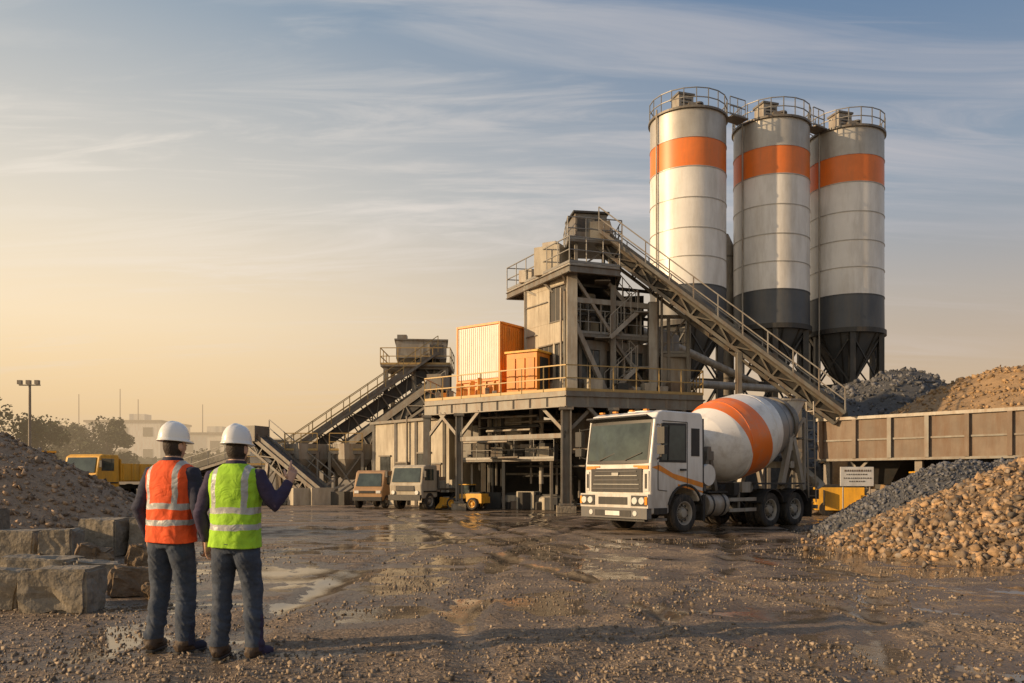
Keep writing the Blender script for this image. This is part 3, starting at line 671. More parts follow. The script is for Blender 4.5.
# ------------------------------------------------------------------ aggregate bin
B=MB()
p0=V((13.5,35,0)); dv=V((.681,-.732,0)); nv=V((.732,.681,0)); Ln=16.5
def bb(u0,u1,v0,v1,z0,z1,m):
    B.frame(p0+dv*(u0+u1)/2+nv*(v0+v1)/2+ez*(z0+z1)/2,dv,nv,ez,u1-u0,v1-v0,z1-z0,m)
bb(0,Ln,0,.12,2.3,3.95,m_rust); bb(0,Ln,3.2,3.32,2.3,4.3,m_rust); bb(-.12,0,-.02,3.34,2.3,3.97,m_rust)
bb(-.15,Ln,-.1,.16,3.95,4.08,m_steell); bb(-.15,Ln,-.1,.1,2.2,2.3,m_steel); bb(-.1,Ln,-.05,0,3.05,3.12,m_steel)
u=.0
while u<Ln:
    bb(u,u+.16,-.14,-.003,2.3,3.95,m_steel if int(u*10)%2 else m_rust); 
    u+=1.45
for u in(0.1,3.9,7.7,11.5,15.3):
    for v in(.1,3.1): bb(u,u+.28,v,v+.24,0,2.2,m_steel)
    B.beam(p0+dv*(u+.1)+nv*.2+ez*.4,p0+dv*(u+1.9)+nv*.2+ez*2.2,.1,.1,m_steel)
    bb(u+.05,u+.2,.3,3.1,3.0,3.9,m_rust)
for i in range(4):
    c=p0+dv*(2.1+i*3.8)+nv*1.7
    B.rev([(2.3,1.6),(1.2,.45)],(c.x,c.y,0),(0,0,1),m_dark,4,False)
bb(-.5,Ln,1.2,2.2,.85,.95,m_belt); bb(-.5,Ln,1.1,1.2,.75,1.0,m_steel); bb(-.5,Ln,2.2,2.3,.75,1.0,m_steel)
for i in range(12): 
    u=i*1.4; bb(u,u+.1,1.1,1.2,0,.75,m_steel); B.cyl(p0+dv*u+nv*1.2+ez*.7,p0+dv*u+nv*2.2+ez*.7,.06,.06,8,m_steel)
bb(-.3,Ln,3.33,3.4,0,2.25,m_dark)
B.build('aggregate_bin')
xs=[];ss=[]
for i in range(2600):
    u=random.uniform(.1,Ln-.2); v=random.uniform(.2,3.1); z=3.5+.45*abs(math.sin(u*.83))*(v/3)+random.uniform(-.05,.05)
    q=p0+dv*u+nv*v; xs.append((q.x,q.y,z)); ss.append(random.uniform(.12,.35))
rocks_mesh('aggregate_fill',np.array(xs),np.array(ss),r_tan)

# clutter near bin
B=MB()
B.box((12.9,31.6,.65),(1.8,1.1,.9),m_yellow,-.3); B.box((12.9,31.6,1.15),(1.6,1.0,.12),m_black,-.3); B.box((12.2,31.3,.7),(.05,.8,.6),m_black,-.3)
for x in(12.3,13.5):
    for s in(-.55,.55): B.cyl((x,31.6+s-(x-12.9)*.3,.28),(x,31.6+s+.14-(x-12.9)*.3,.28),.28,.28,18,m_tyre)
B.cyl((13.3,31.4,1.2),(13.3,31.4,1.7),.06,.06,8,m_dark)
B.beam((12.0,31.8,.5),(11.0,32.0,.35),.08,.08,m_dark)
B.build('portable_compressor',bevel=.03)
B=MB()
B.box((12.9,29.9,1.52),(1.25,.03,.72),m_white); 
for k,(w,z) in enumerate(((.95,1.74),(.8,1.6),(1.0,1.46),(.6,1.34))): 
    x=12.9-w/2
    while x<12.9+w/2: 
        l=random.uniform(.03,.09); B.box((x+l/2,29.878,z),(l,.008,.045 if k else .07),m_rust if k==0 else m_steel); x+=l+.03
for x in(12.4,13.4): B.cyl((x,29.94,0),(x,29.94,1.85),.03,.03,8,m_steell)
B.build('site_notice_sign',bevel=.004,seg=1)
B=MB()
for i in range(9):
    B.beam((10.3+i*.35,33.5,.1+.12*(i%3)),(14.5+i*.2,31.0+i*.1,.1+.12*(i%3)),.12,.12,random.choice([m_steel,m_rust]))
for x,y in((10.6,33),(11.9,32.6)): B.beam((x,y,0),(x,y,2.6),.12,.12,m_steel)
B.beam((10.6,33,2.6),(11.9,32.6,2.6),.1,.12,m_steel); B.beam((10.6,33,.2),(11.9,32.6,2.5),.06,.06,m_steel)
for i in range(12):
    s=random.uniform(.3,.9); x=random.uniform(10.4,15.5); B.box((x,33.2+random.uniform(0,1),s/2),(s*1.3,s,s),random.choice([m_steel,m_rust,m_dark,m_yellow]),random.uniform(0,1))
B.build('stacked_steel_beams')

# ------------------------------------------------------------------ wheels / trucks
def wheel(B,c,r,w,side,rim=m_steell,dual=False):
    c=V(c)
    for k in ([0,-1] if dual else [0]):
        o=c+V((0,side*k*(w+.05),0)); ax=V((0,side,0)); h=w/2
        B.rev([(-h,r*.6),(-h,r*.9),(-h*.8,r*.985),(-h*.3,r),(-h*.28,r*.975),(-h*.1,r*.975),(-h*.08,r),(h*.08,r),(h*.1,r*.975),(h*.28,r*.975),(h*.3,r),(h*.8,r*.985),(h,r*.9),(h*1.03,r*.75),(h*.95,r*.62)],o,ax,m_tyre,36)
    h=w/2
    B.rev([(h*.95,r*.62),(h*.9,r*.57),(h*.3,r*.5),(h*.25,r*.3),(h*.5,r*.26),(h*.9,r*.22),(h*.95,r*.001)],c,V((0,side,0)),rim,32,True)
    for i in range(10):
        t=i*.628; p=c+V((math.cos(t)*r*.35,side*h*.28,math.sin(t)*r*.35)); B.cyl(p,p+V((0,side*.05,0)),.018,.018,6,m_steel)
        t+=.314; p=c+V((math.cos(t)*r*.42,side*h*.22,math.sin(t)*r*.42)); B.cyl(p,p+V((0,side*.035,0)),.035,.035,8,m_black)

# ---- cement mixer truck ----
rz=math.radians(219)
T=empty('cement_mixer_truck',(3.87,22.28,-.015),rz)
fxs=lambda z: 1.37-(max(z,1.85)-1.85)*.15
arch=[(.66*math.cos(math.radians(a)),.56+.66*math.sin(math.radians(a))) for a in range(175,4,-17)]
cabp=[(1.34,.52),(1.38,.75),(1.385,1.3),(1.37,1.85),(1.195,3.02),(1.08,3.17),(.9,3.23),(-.68,3.23),(-.76,3.12),(-.78,.95),(-.66,.9)]+arch[1:-1]+[(.66,.78),(.66,.52)]
B=MB(); B.yprism(cabp[::-1],-1.2,1.2,m_cabw); B.build('cab_shell',T,bevel=.085,seg=4)
B=MB()
def fplate(y0,y1,z0,z1,m,o=.012,nseg=12,nz=6):
    vs=[];fs=[]
    for j in range(nseg+1):
        y=y0+(y1-y0)*j/nseg
        for i in range(nz+1):
            z=z0+(z1-z0)*i/nz
            vs.append((fxs(z)+o-.05*abs(y/1.1)**2.5+.012*math.sin(math.pi*i/nz),y,z))
    n=nz+1
    for j in range(nseg):
        for i in range(nz): fs.append((j*n+i,j*n+n+i,j*n+n+i+1,j*n+i+1))
    B.add(vs,fs,m,True)
fplate(-1.13,1.13,1.84,2.98,m_black,.054); fplate(-1.07,1.07,1.93,2.90,m_glass,.062)
for y in(-.5,.45): B.beam((fxs(1.93)+.08,y-.1,1.93),(fxs(2.25)+.08,y+.45,2.12),.02,.02,m_black)
B.box((1.30,0,3.04),(.26,2.2,.045),m_black,0,-.35)
for s in(-1,1): B.box((1.392,s*.95,1.74),(.012,.36,.09),m_orange); B.box((1.394,s*.72,1.77),(.01,.2,.04),m_orange)
B.box((1.395,0,1.40),(.03,1.85,.62),m_black)
for k in range(5): B.box((1.415,0,1.18+k*.115),(.03,1.72-.06*k,.02),m_chrome if k in(1,3) else m_bump)
B.box((1.435,0,1.56),(.02,.24,.09),m_chrome)
for s in(-1,1): B.box((1.388,s*1.08,1.38),(.03,.14,.52),m_cabw); B.box((1.41,s*1.06,1.38),(.02,.06,.38),m_black)
B.box((1.42,0,.86),(.2,2.46,.36),m_cabw); B.box((1.44,0,.54),(.18,2.4,.28),m_bump); B.box((1.525,0,.86),(.02,1.05,.2),m_black); B.box((1.54,0,.53),(.012,.52,.12),m_white); B.box((1.535,0,.53),(.01,1.3,.16),m_black); B.box((1.38,0,.38),(.14,2.1,.1),m_black)
for y in(-.93,.93):
    B.box((1.52,y,.87),(.04,.52,.27),m_black); 
    for dy in(-.13,.11): B.cyl((1.53,y+dy,.87),(1.565,y+dy,.87),.1,.09,16,m_lamp)
    B.box((1.535,y*1.27,.87),(.03,.07,.2),m_amber); B.cyl((1.53,y*.86,.54),(1.55,y*.86,.54),.07,.07,12,m_lamp)
for y in(-.8,-.3,.3,.8): B.box((1.1,y,3.25),(.1,.12,.04),m_amber)
B.box((.1,0,3.26),(.9,.7,.08),m_cabw)
for s in(-1,1):
    y=1.204*s
    wv=[(.98,1.93),(.86,2.83),(.02,2.86),(.02,1.93)]
    def splate(pts,m,t):
        vs=[(x,y+s*t,z) for x,z in pts]; vs2=[(x,y-s*.01,z) for x,z in pts]; n=len(pts)
        f=[tuple(range(n)) if s<0 else tuple(range(n))[::-1]]+[(i,(i+1)%n,n+(i+1)%n,n+i) for i in range(n)]
        B.add(vs+vs2,f,m)
    splate([(1.06,1.87),(.92,2.9),(-.04,2.92),(-.04,1.87)],m_black,.006); splate(wv,m_glass,.012)
    B.beam((.72,y+s*.014,1.93),(.68,y+s*.014,2.85),.03,.03,m_black)
    splate([(-.60,2.05),(-.60,2.8),(-.25,2.8),(-.25,2.05)],m_black,.006)
    for a,b in(((1.1,1.15),(1.1,1.87)),((-.08,1.1),(-.08,2.95)),((-.08,2.95),(.92,2.95)),((1.1,1.15),(.75,1.12))): B.beam((a[0],y+s*.001,a[1]),(b[0],y+s*.001,b[1]),.014,.014,m_black)
    splate([(1.34,1.74),(1.05,1.80),(.5,1.58),(-.75,1.33),(-.75,1.2),(.4,1.42),(.95,1.62)],m_orange,.005)
    splate([(.3,1.30),(-.75,1.10),(-.75,1.06),(.3,1.25)],m_orange,.005)
    B.box((.12,y+s*.03,1.68),(.22,.04,.05),m_black)
    B.beam((1.12,y,2.85),(1.3,y+s*.28,2.8),.03,.03,m_black); B.beam((1.12,y,1.95),(1.28,y+s*.28,2.05),.03,.03,m_black); B.beam((1.3,y+s*.28,2.85),(1.3,y+s*.28,2.0),.03,.03,m_black)
    B.box((1.28,y+s*.3,2.55),(.14,.24,.42),m_black); B.box((1.28,y+s*.3,2.18),(.14,.24,.22),m_black)
    aa=[(.72*math.cos(math.radians(a)),.56+.72*math.sin(math.radians(a))) for a in range(0,181,15)]
    for i in range(12): B.beam((aa[i][0],y-s*.12,aa[i][1]),(aa[i+1][0],y-s*.12,aa[i+1][1]),.32,.05,m_black)
    B.box((1.0,y-s*.12,.6),(.5,.28,.16),m_black); B.box((1.0,y-s*.1,.38),(.45,.25,.06),m_steel); B.box((-.74,y-s*.1,.65),(.1,.3,.7),m_black)
B.cyl((-1.0,.92,.72),(-1.9,.92,.72),.33,.33,20,m_steell); B.box((-1.45,-.92,.75),(1.0,.5,.55),m_steel); B.box((-1.5,.92,1.07),(.9,.45,.04),m_black)
for x in(-1.2,-1.7): B.rev([(x-.03,.335),(x-.03,.345),(x+.03,.345),(x+.03,.335)],(0,.92,.72),(1,0,0),m_black,20)
for s in(-1,1):
    for z in(.55,.85): B.beam((-2.0,1.15*s,z),(-3.3,1.15*s,z),.04,.1,m_steell)
    B.beam((-2.5,1.12*s,.5),(-2.5,1.12*s,1.05),.05,.05,m_steel)
for y in(-.42,.42): B.box((-3.0,y,.98),(7.4,.1,.28),m_dark)
for x in(-.9,-1.9,-3,-4.2,-5.3,-6.4): B.box((x,0,.98),(.12,.82,.2),m_dark)
B.box((-6.72,0,.95),(.08,2.3,.3),m_dark); B.box((-6.73,0,.55),(.1,2.2,.12),m_steell)
for y in(-.95,.95): B.box((-6.78,y,.95),(.04,.35,.14),m_red)
for s in(-1,1):
    for cx in(-4.05,-5.38):
        aa=[(cx+.6*math.cos(math.radians(a)),.52+.62*math.sin(math.radians(a))) for a in range(20,161,20)]
        for i in range(7): B.beam((aa[i][0],1.0*s,aa[i][1]),(aa[i+1][0],1.0*s,aa[i+1][1]),.5,.03,m_black)
    B.box((-4.7,.85*s,1.3),(2.6,.5,.05),m_dark)
    B.box((-6.15,1.0*s,.55),(.02,.5,.6),m_black)
for x in(0,-4.05,-5.38): B.cyl((x,-.95,.52),(x,.95,.52),.1,.1,12,m_dark); B.ell((x,0,.52),(.25,.25,.25),m_dark)
B.cyl((-.98,.95,1.1),(-.98,.95,3.1),.09,.09,12,m_black); B.cyl((-.98,.75,1.4),(-.98,.75,2.6),.17,.17,16,m_dark); B.box((-.95,0,1.8),(.2,1.5,1.4),m_dark)
B.cyl((-1.35,-.95,1.55),(-1.35,.95,1.55),.3,.3,20,m_white)
for y in(-.6,.6):
    B.beam((-1.5,y,1.1),(-1.75,y,2.35),.14,.14,m_steel); B.beam((-2.1,y,1.1),(-1.75,y,2.35),.12,.12,m_steel)
B.box((-1.75,0,2.1),(.3,1.4,.25),m_steel); B.box((-1.6,0,1.75),(.5,.8,.6),m_dark)
for y in(-.75,.75):
    B.beam((-5.2,y,1.1),(-5.75,y,2.75),.14,.2,m_steell); B.beam((-6.5,y,1.1),(-5.9,y,2.75),.12,.16,m_steell); B.beam((-6.55,y,1.1),(-6.55,y,3.4),.08,.08,m_steell)
    B.beam((-5.75,y,2.7),(-6.55,y,3.4),.08,.08,m_steell); B.cyl((-5.7,y*.65,2.45),(-5.95,y*.65,2.5),.14,.14,14,m_steel)
B.box((-5.8,0,1.9),(.2,1.6,.2),m_steell); B.box((-5.85,0,2.45),(.15,1.5,.2),m_steell)
B.box((-6.55,0,2.75),(.5,1.5,.05),m_steel)
for y in(.95,1.2):  B.beam((-6.5,y,.7),(-6.35,y,3.9),.03,.03,m_steell)
for k in range(10): z=.9+k*.3; B.beam((-6.5+.14*k/10,.95,z),(-6.5+.14*k/10,1.2,z),.025,.025,m_steell)
B.rev([(0,.75),(.55,.5),(-.0,.28)],(-6.45,0,4.02),(0,0,-1),m_white,20,False)
B.rev([(0,.78),(.06,.78)],(-6.45,0,4.02),(0,0,-1),m_steell,20,False)
def chute(a,b,w):
    a=V(a);b=V(b);d=(b-a).normalized();sd=d.cross(ez).normalized();u=sd.cross(d); rings=[]
    for p,ww in((a,w),(b,w*.8)):
        rings.append([p+sd*math.cos(t)*ww-u*abs(math.sin(t))*ww for t in np.linspace(0,math.pi,9)])
    n=9; B.add([q for r in rings for q in r],[(i,i+1,n+i+1,n+i) for i in range(n-1)],m_steell,True)
    o=V((0,0,-.02)); B.add([q+o for r in rings for q in r],[(i,n+i,n+i+1,i+1) for i in range(n-1)],m_steell,True)
chute((-6.5,0,3.2),(-6.95,.1,2.1),.36); chute((-6.9,.1,2.15),(-7.05,1.1,1.3),.3); B.beam((-6.6,0,1.1),(-6.85,.1,2.0),.1,.1,m_steel); B.beam((-6.6,.4,1.2),(-7,.9,1.3),.06,.06,m_steel)
for k in range(5): B.tube([(-1.0,.5-.2*k,1.5),(-1.2,.55-.2*k,1.9+.1*k),(-1.35,.5-.2*k,1.6)],[.025]*3,m_black,6)
B.box((-2.9,.95,1.2),(.4,.3,.3),m_steell); B.box((-2.4,.98,1.15),(.25,.3,.35),m_black); B.cyl((-3.3,.95,1.2),(-3.3,.7,1.2),.16,.16,14,m_steel)
wheel(B,(0,1.03,.52),.52,.32,1); wheel(B,(0,-1.03,.52),.52,.32,-1)
for x in(-4.05,-5.38):
    for s in(1,-1): wheel(B,(x,1.03*s,.52),.52,.27,s,m_steell,True)
B.build('chassis_and_fittings',T,bevel=.01,seg=1)
# drum
dm=bpy.data.materials.new('drum_paint'); dm.use_nodes=True
N=dm.node_tree.nodes;L=dm.node_tree.links;b=N['Principled BSDF'];b.inputs['Roughness'].default_value=.36
tc=N.new('ShaderNodeTexCoord');sp=N.new('ShaderNodeSeparateXYZ');L.new(tc.outputs['Object'],sp.inputs[0])
def mth(op,a,c=None):
    x=N.new('ShaderNodeMath');x.operation=op
    for i,k in enumerate((a,c)):
        if k is None: continue
        if isinstance(k,(int,float)): x.inputs[i].default_value=k
        else: L.new(k,x.inputs[i])
    return x.outputs[0]
q=mth('ADD',sp.outputs[2],mth('MULTIPLY',sp.outputs[0],.28))
q2=mth('ADD',sp.outputs[2],mth('MULTIPLY',sp.outputs[0],-.1))
org=mth('MULTIPLY',mth('GREATER_THAN',q,1.2),mth('LESS_THAN',q,2.2)); 
gry=mth('GREATER_THAN',q2,3.05)
nz=N.new('ShaderNodeTexNoise');nz.inputs['Scale'].default_value=2.2;nz.inputs['Detail'].default_value=6;nz.inputs['Roughness'].default_value=.7;L.new(tc.outputs['Object'],nz.inputs['Vector'])
def mxc(f,a,c):
    x=N.new('ShaderNodeMixRGB'); L.new(f,x.inputs['Fac'])
    for s_,k in(('Color1',a),('Color2',c)):
        if isinstance(k,tuple): x.inputs[s_].default_value=(*k,1)
        else: L.new(k,x.inputs[s_])
    return x.outputs[0]
cc=mxc(org,(.76,.74,.70),(.82,.18,.02)); cc=mxc(gry,cc,(.16,.165,.17))
dr=N.new('ShaderNodeMapRange');dr.inputs[1].default_value=.47;dr.inputs[2].default_value=.76;dr.inputs[4].default_value=.6;L.new(nz.outputs['Fac'],dr.inputs[0])
cc=mxc(dr.outputs[0],cc,(.36,.30,.23)); L.new(cc,b.inputs['Base Color'])
B=MB()
prof=[(0,.3),(.05,.55),(.12,.66),(.5,.93),(.95,1.14),(1.3,1.23),(1.6,1.27),(2.5,1.27),(2.9,1.2),(3.6,1.02),(4.2,.82),(4.55,.68),(4.6,.74),(4.66,.74),(4.68,.45)]
B.rev(prof,(0,0,0),(0,0,1),dm,56)
for t in(1.32,2.62,3.62): 
    r=np.interp(t,[p[0] for p in prof],[p[1] for p in prof]); B.rev([(t-.02,r-.01),(t-.02,r+.012),(t+.02,r+.012),(t+.02,r-.01)],(0,0,0),(0,0,1),dm,56,False)
B.rev([(4.2,.82),(4.2,.88),(4.36,.88),(4.36,.76)],(0,0,0),(0,0,1),m_steel,56,False)
B.rev([(-.35,.001),(-.35,.28),(0,.3)],(0,0,0),(0,0,1),m_dark,24,False)
dob=B.build('mixer_drum',T)
axis=V((-math.cos(math.radians(13)),0,math.sin(math.radians(13))))
zx=axis; xx_=V((0,1,0)).cross(zx).normalized(); yx=zx.cross(xx_)
R=Matrix((xx_,yx,zx)).transposed().to_4x4(); dob.matrix_local=Matrix.Translation((-1.75,0,2.26))@R

# ---- small site trucks ----
def site_truck(name,loc,rzd,sc,cabm,bodym,dump=True):
    e=empty(name,loc,math.radians(rzd),sc); B=MB()
    cp=[(1.0,.55),(1.05,1.2),(.98,1.35),(.8,2.1),(.6,2.2),(-.35,2.2),(-.4,.6)]
    B.yprism(cp[::-1],-.95,.95,cabm); B.build('cab',e,bevel=.06,seg=2); B=MB()
    B.add([(1.02,-.82,1.36),(1.02,.82,1.36),(.84,.78,2.05),(.84,-.78,2.05)],[(0,1,2,3)],m_glass)
    for s in(-1,1):
        y=.955*s; B.box((.35,y,1.72),(.75,.02,.55),m_glass); B.beam((.9,y,1.6),(1.0,y+s*.2,1.7),.03,.03,m_black); B.box((.98,y+s*.2,1.75),(.08,.14,.32),m_black)
        B.cyl((1.06,.7*s,.85),(1.09,.7*s,.85),.1,.1,12,m_lamp); wheel(B,(.3,.85*s,.42),.42,.25,s); wheel(B,(-2.2,.85*s,.42),.42,.25,s)
        wheel(B,(-3.1,.85*s,.42),.42,.25,s)
        B.box((.3,.87*s,.9),(1.1,.28,.06),m_black)
    B.box((1.08,0,.6),(.12,1.9,.28),m_black); B.box((1.06,0,1.05),(.03,1.1,.25),m_black); B.box((-1.5,0,.7),(4.2,.7,.2),m_dark)
    if dump:
        B.box((-2.0,0,1.0),(3.1,1.9,.1),bodym)
        for s in(-1,1):
            B.box((-2.0,.95*s,1.4),(3.1,.06,.8),bodym)
            for k in range(6): B.box((-3.4+k*.56,.99*s,1.4),(.08,.06,.8),bodym)
        B.box((-.48,0,1.5),(.06,1.9,1.0),bodym); B.box((-3.53,0,1.4),(.06,1.9,.8),bodym); B.box((-.2,0,2.05),(.6,1.7,.05),bodym)
    else:
        B.box((-1.9,0,1.0),(3.1,1.9,.1),bodym); B.box((-.6,0,1.5),(.06,1.8,.9),m_steel)
        for k in range(7): s=random.uniform(.3,.6); B.box((random.uniform(-3.1,-1),random.uniform(-.5,.5),1.05+s/2),(s,s,s),random.choice([m_steel,m_rust,m_beige]),random.uniform(0,1))
    B.build('body',e,bevel=.01,seg=1)
def van(name,loc,rzd,col,sc=1.):
    e=empty(name,loc,math.radians(rzd),sc); B=MB()
    B.yprism([(1.5,.4),(1.55,.95),(1.42,1.1),(1.15,1.85),(1.0,1.95),(-1.8,1.95),(-1.95,1.8),(-1.95,.4)][::-1],-.82,.82,col); B.build('body_shell',e,bevel=.07,seg=3); B=MB()
    B.add([(1.44,-.7,1.14),(1.44,.7,1.14),(1.2,.62,1.8),(1.2,-.62,1.8)],[(0,1,2,3)],m_glass)
    B.box((-1.96,0,1.4),(.02,1.3,.5),m_glass)
    for s in(-1,1):
        for x,w in((.65,.7),(-.35,.9),(-1.35,.7)): B.box((x,.825*s,1.45),(w,.02,.45),m_glass)
        wheel(B,(1.0,.74*s,.35),.35,.2,s); wheel(B,(-1.2,.74*s,.35),.35,.2,s); B.box((1.55,.6*s,.85),(.05,.25,.14),m_lamp); B.box((-1.97,.7*s,.9),(.03,.12,.3),m_red)
    B.box((1.56,0,.5),(.08,1.6,.2),m_black); B.box((-1.97,0,.5),(.08,1.6,.2),m_black); B.box((1.56,0,.85),(.03,.8,.12),m_black)
    B.build('windows_wheels',e,bevel=.01,seg=1)
def loader(name,loc,rzd,sc=1.,col=m_yellow):
    e=empty(name,loc,math.radians(rzd),sc); B=MB()
    B.box((-1.6,0,1.35),(2.0,1.5,.9),col); B.box((-2.5,0,1.1),(.4,1.8,.7),col); B.box((-1.6,0,1.85),(1.4,1.2,.15),m_black)
    B.box((.9,0,.95),(1.6,.9,.5),col); B.box((0,0,.9),(.6,.5,.5),m_dark)
    B.box((-.3,0,1.5),(1.3,1.3,.5),col)
    for x in(.3,-.9):
        for y in(-.6,.6): B.beam((x,y,1.7),(x,y,2.75),.09,.09,m_black)
    B.box((-.3,0,2.8),(1.45,1.45,.1),col)
    B.box((.32,0,2.25),(.03,1.1,.9),m_glass)
    for s in(-1,1): B.box((-.3,.62*s,2.25),(1.1,.03,.9),m_glass)
    for s in(-1,1):
        wheel(B,(1.1,.9*s,.68),.68,.5,s,col); wheel(B,(-1.6,.9*s,.68),.68,.5,s,col)
        B.beam((.6,.45*s,1.5),(2.3,.45*s,.7),.14,.28,col); B.beam((.4,.3*s,1.2),(1.6,.3*s,1.2),.09,.09,m_chrome)
    pts=[(2.3,1.3),(2.35,.4),(2.6,.15),(3.3,.12)]
    for i in range(3): B.beam((pts[i][0],0,pts[i][1]),(pts[i+1][0],0,pts[i+1][1]),2.3,.06,col)
    for s in(-1,1): B.add([(2.3,1.15*s,1.3),(2.35,1.15*s,.4),(2.6,1.15*s,.15),(3.3,1.15*s,.12)],[(0,1,2,3)],col)
    B.cyl((-1.2,.4,1.9),(-1.2,.4,2.5),.06,.06,8,m_dark)
    B.build('machine_body',e,bevel=.03,seg=2)
site_truck('flatbed_truck',(-4.5,38.0,0),-118,.95,m_beige,m_steel,False)
van('minivan',(-6.6,40.0,0),-105,m_van,.95)
loader('compact_loader',(-2.2,37.6,0),150,.42,m_yellow)
site_truck('dump_truck',(-26.0,50,0),-105,1.35,m_yellow,m_yellow)
loader('wheel_loader',(-30.6,52,0),-60,1.15)
site_truck('dump_truck',(-34,57,0),-150,1.1,m_orange,m_orange)
loader('wheel_loader',(15.2,29.8,0),170,.6)

# ------------------------------------------------------------------ lamps, distant stuff, trees
B=MB(); B.cyl((-36.2,60,0),(-36.2,60,8.5),.14,.09,10,m_steel); B.beam((-37.0,60,8.5),(-35.4,60,8.5),.08,.08,m_steel)
for x in(-36.85,-36.2,-35.55): B.box((x,59.85,8.7),(.3,.25,.3),m_steel,0,0)
B.build('floodlight_mast')
def building(name,x0,x1,y0,dep,h,m,floors=3):
    B=MB(); B.prism([(x0,y0),(x1,y0),(x1,y0+dep),(x0,y0+dep)],0,h,m); B.prism([(x0-.3,y0-.3),(x1+.3,y0-.3),(x1+.3,y0+dep),(x0-.3,y0+dep)],h,h+.4,m_conc)
    nx=max(2,int((x1-x0)/4))
    for f in range(floors):
        for i in range(nx): B.box((x0+(i+.5)*(x1-x0)/nx,y0-.02,h*(f+.55)/floors),(1.8,.1,h/floors*.42),m_grimeglass)
    B.box(((x0+x1)/2,y0+dep/2,h+1.2),(3,3,1.6),m)
    B.build(name)
building('white_office_building',-80,-66,150,14,12.2,m_white); building('warehouse_building',-64,-54,152,16,10,m_cream,2); building('office_block',-98,-84,165,14,11,m_cream,3)
building('warehouse_building',-52,-40,165,16,9.5,m_beige,2)
B=MB()
for x,h in((-76,19),(-72.5,17),(-60,16),(-84,18)): B.cyl((x,155,0),(x,155,h),.15,.08,6,m_steel)
B.build('radio_mast')
lf=M('foliage',(.075,.075,.028),.8,0,.3,.6,0,5,island=.6); bark=M('bark',(.09,.065,.045),.9,0,.3,3,.3,10)
def tree(name,x,y,h,r,nl=3200,ls=.35):
    B=MB(); B.tube([(x,y,0),(x+.1,y,h*.3),(x-.1,y,h*.6),(x,y,h*.85)],[h*.03,h*.022,h*.012,.03],bark,8)
    cl=[]
    for i in range(13):
        t=random.uniform(.32,.9); a=random.uniform(0,6.28); rr=r*math.sin(min(1,(1.05-t)*1.7)*1.5)*random.uniform(.45,1)
        c=V((x+math.cos(a)*rr,y+math.sin(a)*rr,h*t+random.uniform(-.2,.6))); cl.append((c,r*random.uniform(.25,.48)))
        B.tube([(x,y,h*t*.6),((x+c.x)/2,(y+c.y)/2,h*t*.85),c],[h*.01,h*.006,.02],bark,5)
    vs=[];fs=[]
    for i in range(nl):
        c,cr=random.choice(cl); d=V((random.gauss(0,1),random.gauss(0,1),random.gauss(0,.8))).normalized()*cr*random.random()**.4
        p=c+d; u=V((random.gauss(0,1),random.gauss(0,1),random.gauss(0,1))).normalized(); w=u.orthogonal().normalized(); s=ls*random.uniform(.5,1.2)
        o=len(vs); vs+=[p-u*s/2,p+w*s*.35,p+u*s/2,p-w*s*.35]; fs.append((o,o+1,o+2,o+3))
    B.add(vs,fs,lf); B.build(name)
tree('leafy_tree',-46.0,70,9.4,3.8); tree('leafy_tree',-43.2,73,7.4,3.0); tree('leafy_tree',-50,70,9.6,4)
tree('leafy_tree',-46,86,8.6,3.4); tree('leafy_tree',-50,90,8.0,3.4); tree('leafy_tree',-42.5,84,7.8,3.2)
tree('leafy_tree',-37,95,4.6,2.4,1800); tree('leafy_tree',-33,96,4.2,2.4,1800)
B=MB(); vs=[];fs=[]
for i in range(18000):
    x=random.uniform(-190,30); y=112+random.uniform(-4,4)+abs(x)*.05; hh=4.8+2.8*mn.noise(V((x*.09,0,0)))+1.6*mn.noise(V((x*.4,3,0)))
    p=V((x,y,random.random()**.7*max(1.5,hh))); u=V((random.gauss(0,1),random.gauss(0,1),random.gauss(0,1))).normalized(); w=u.orthogonal().normalized(); s=random.uniform(.5,1.3)
    o=len(vs); vs+=[p-u*s/2,p+w*s*.4,p+u*s/2,p-w*s*.4]; fs.append((o,o+1,o+2,o+3))
B.add(vs,fs,lf); B.build('distant_tree_line')
m_earth=M('earth',(.26,.19,.12),.9,0,.25,.08,.3,2)
def ridge(name,x0,x1,y,dep,hf,m,st):
    xs=np.arange(x0,x1,st); ys=np.linspace(0,1,9); vs=[];fs=[]
    for v in ys:
        for x in xs:
            hh=hf(x)*math.sin(v*math.pi)**.8; vs.append((x,y+dep*v,hh-.3+mn.noise(V((x*.05,v*4,1)))*hf(x)*.12))
    nx=len(xs)
    for j in range(8):
        for i in range(nx-1): fs.append((j*nx+i,j*nx+i+1,(j+1)*nx+i+1,(j+1)*nx+i))
    B=MB(); B.add(vs,fs,m,True); B.build(name)
ridge('earth_berm',-110,-14,88,14,lambda x:2.2+1.2*mn.noise(V((x*.06,2,0))),m_earth,2)
m_hill=M('hill_scrub',(.09,.085,.05),.9,0,.3,.02,.3,.5)
ridge('hill',-1500,1500,700,500,lambda x:max(2,24+22*mn.noise(V((x*.003,7,0)))-(.02*x if x>0 else 0)),m_hill,20)

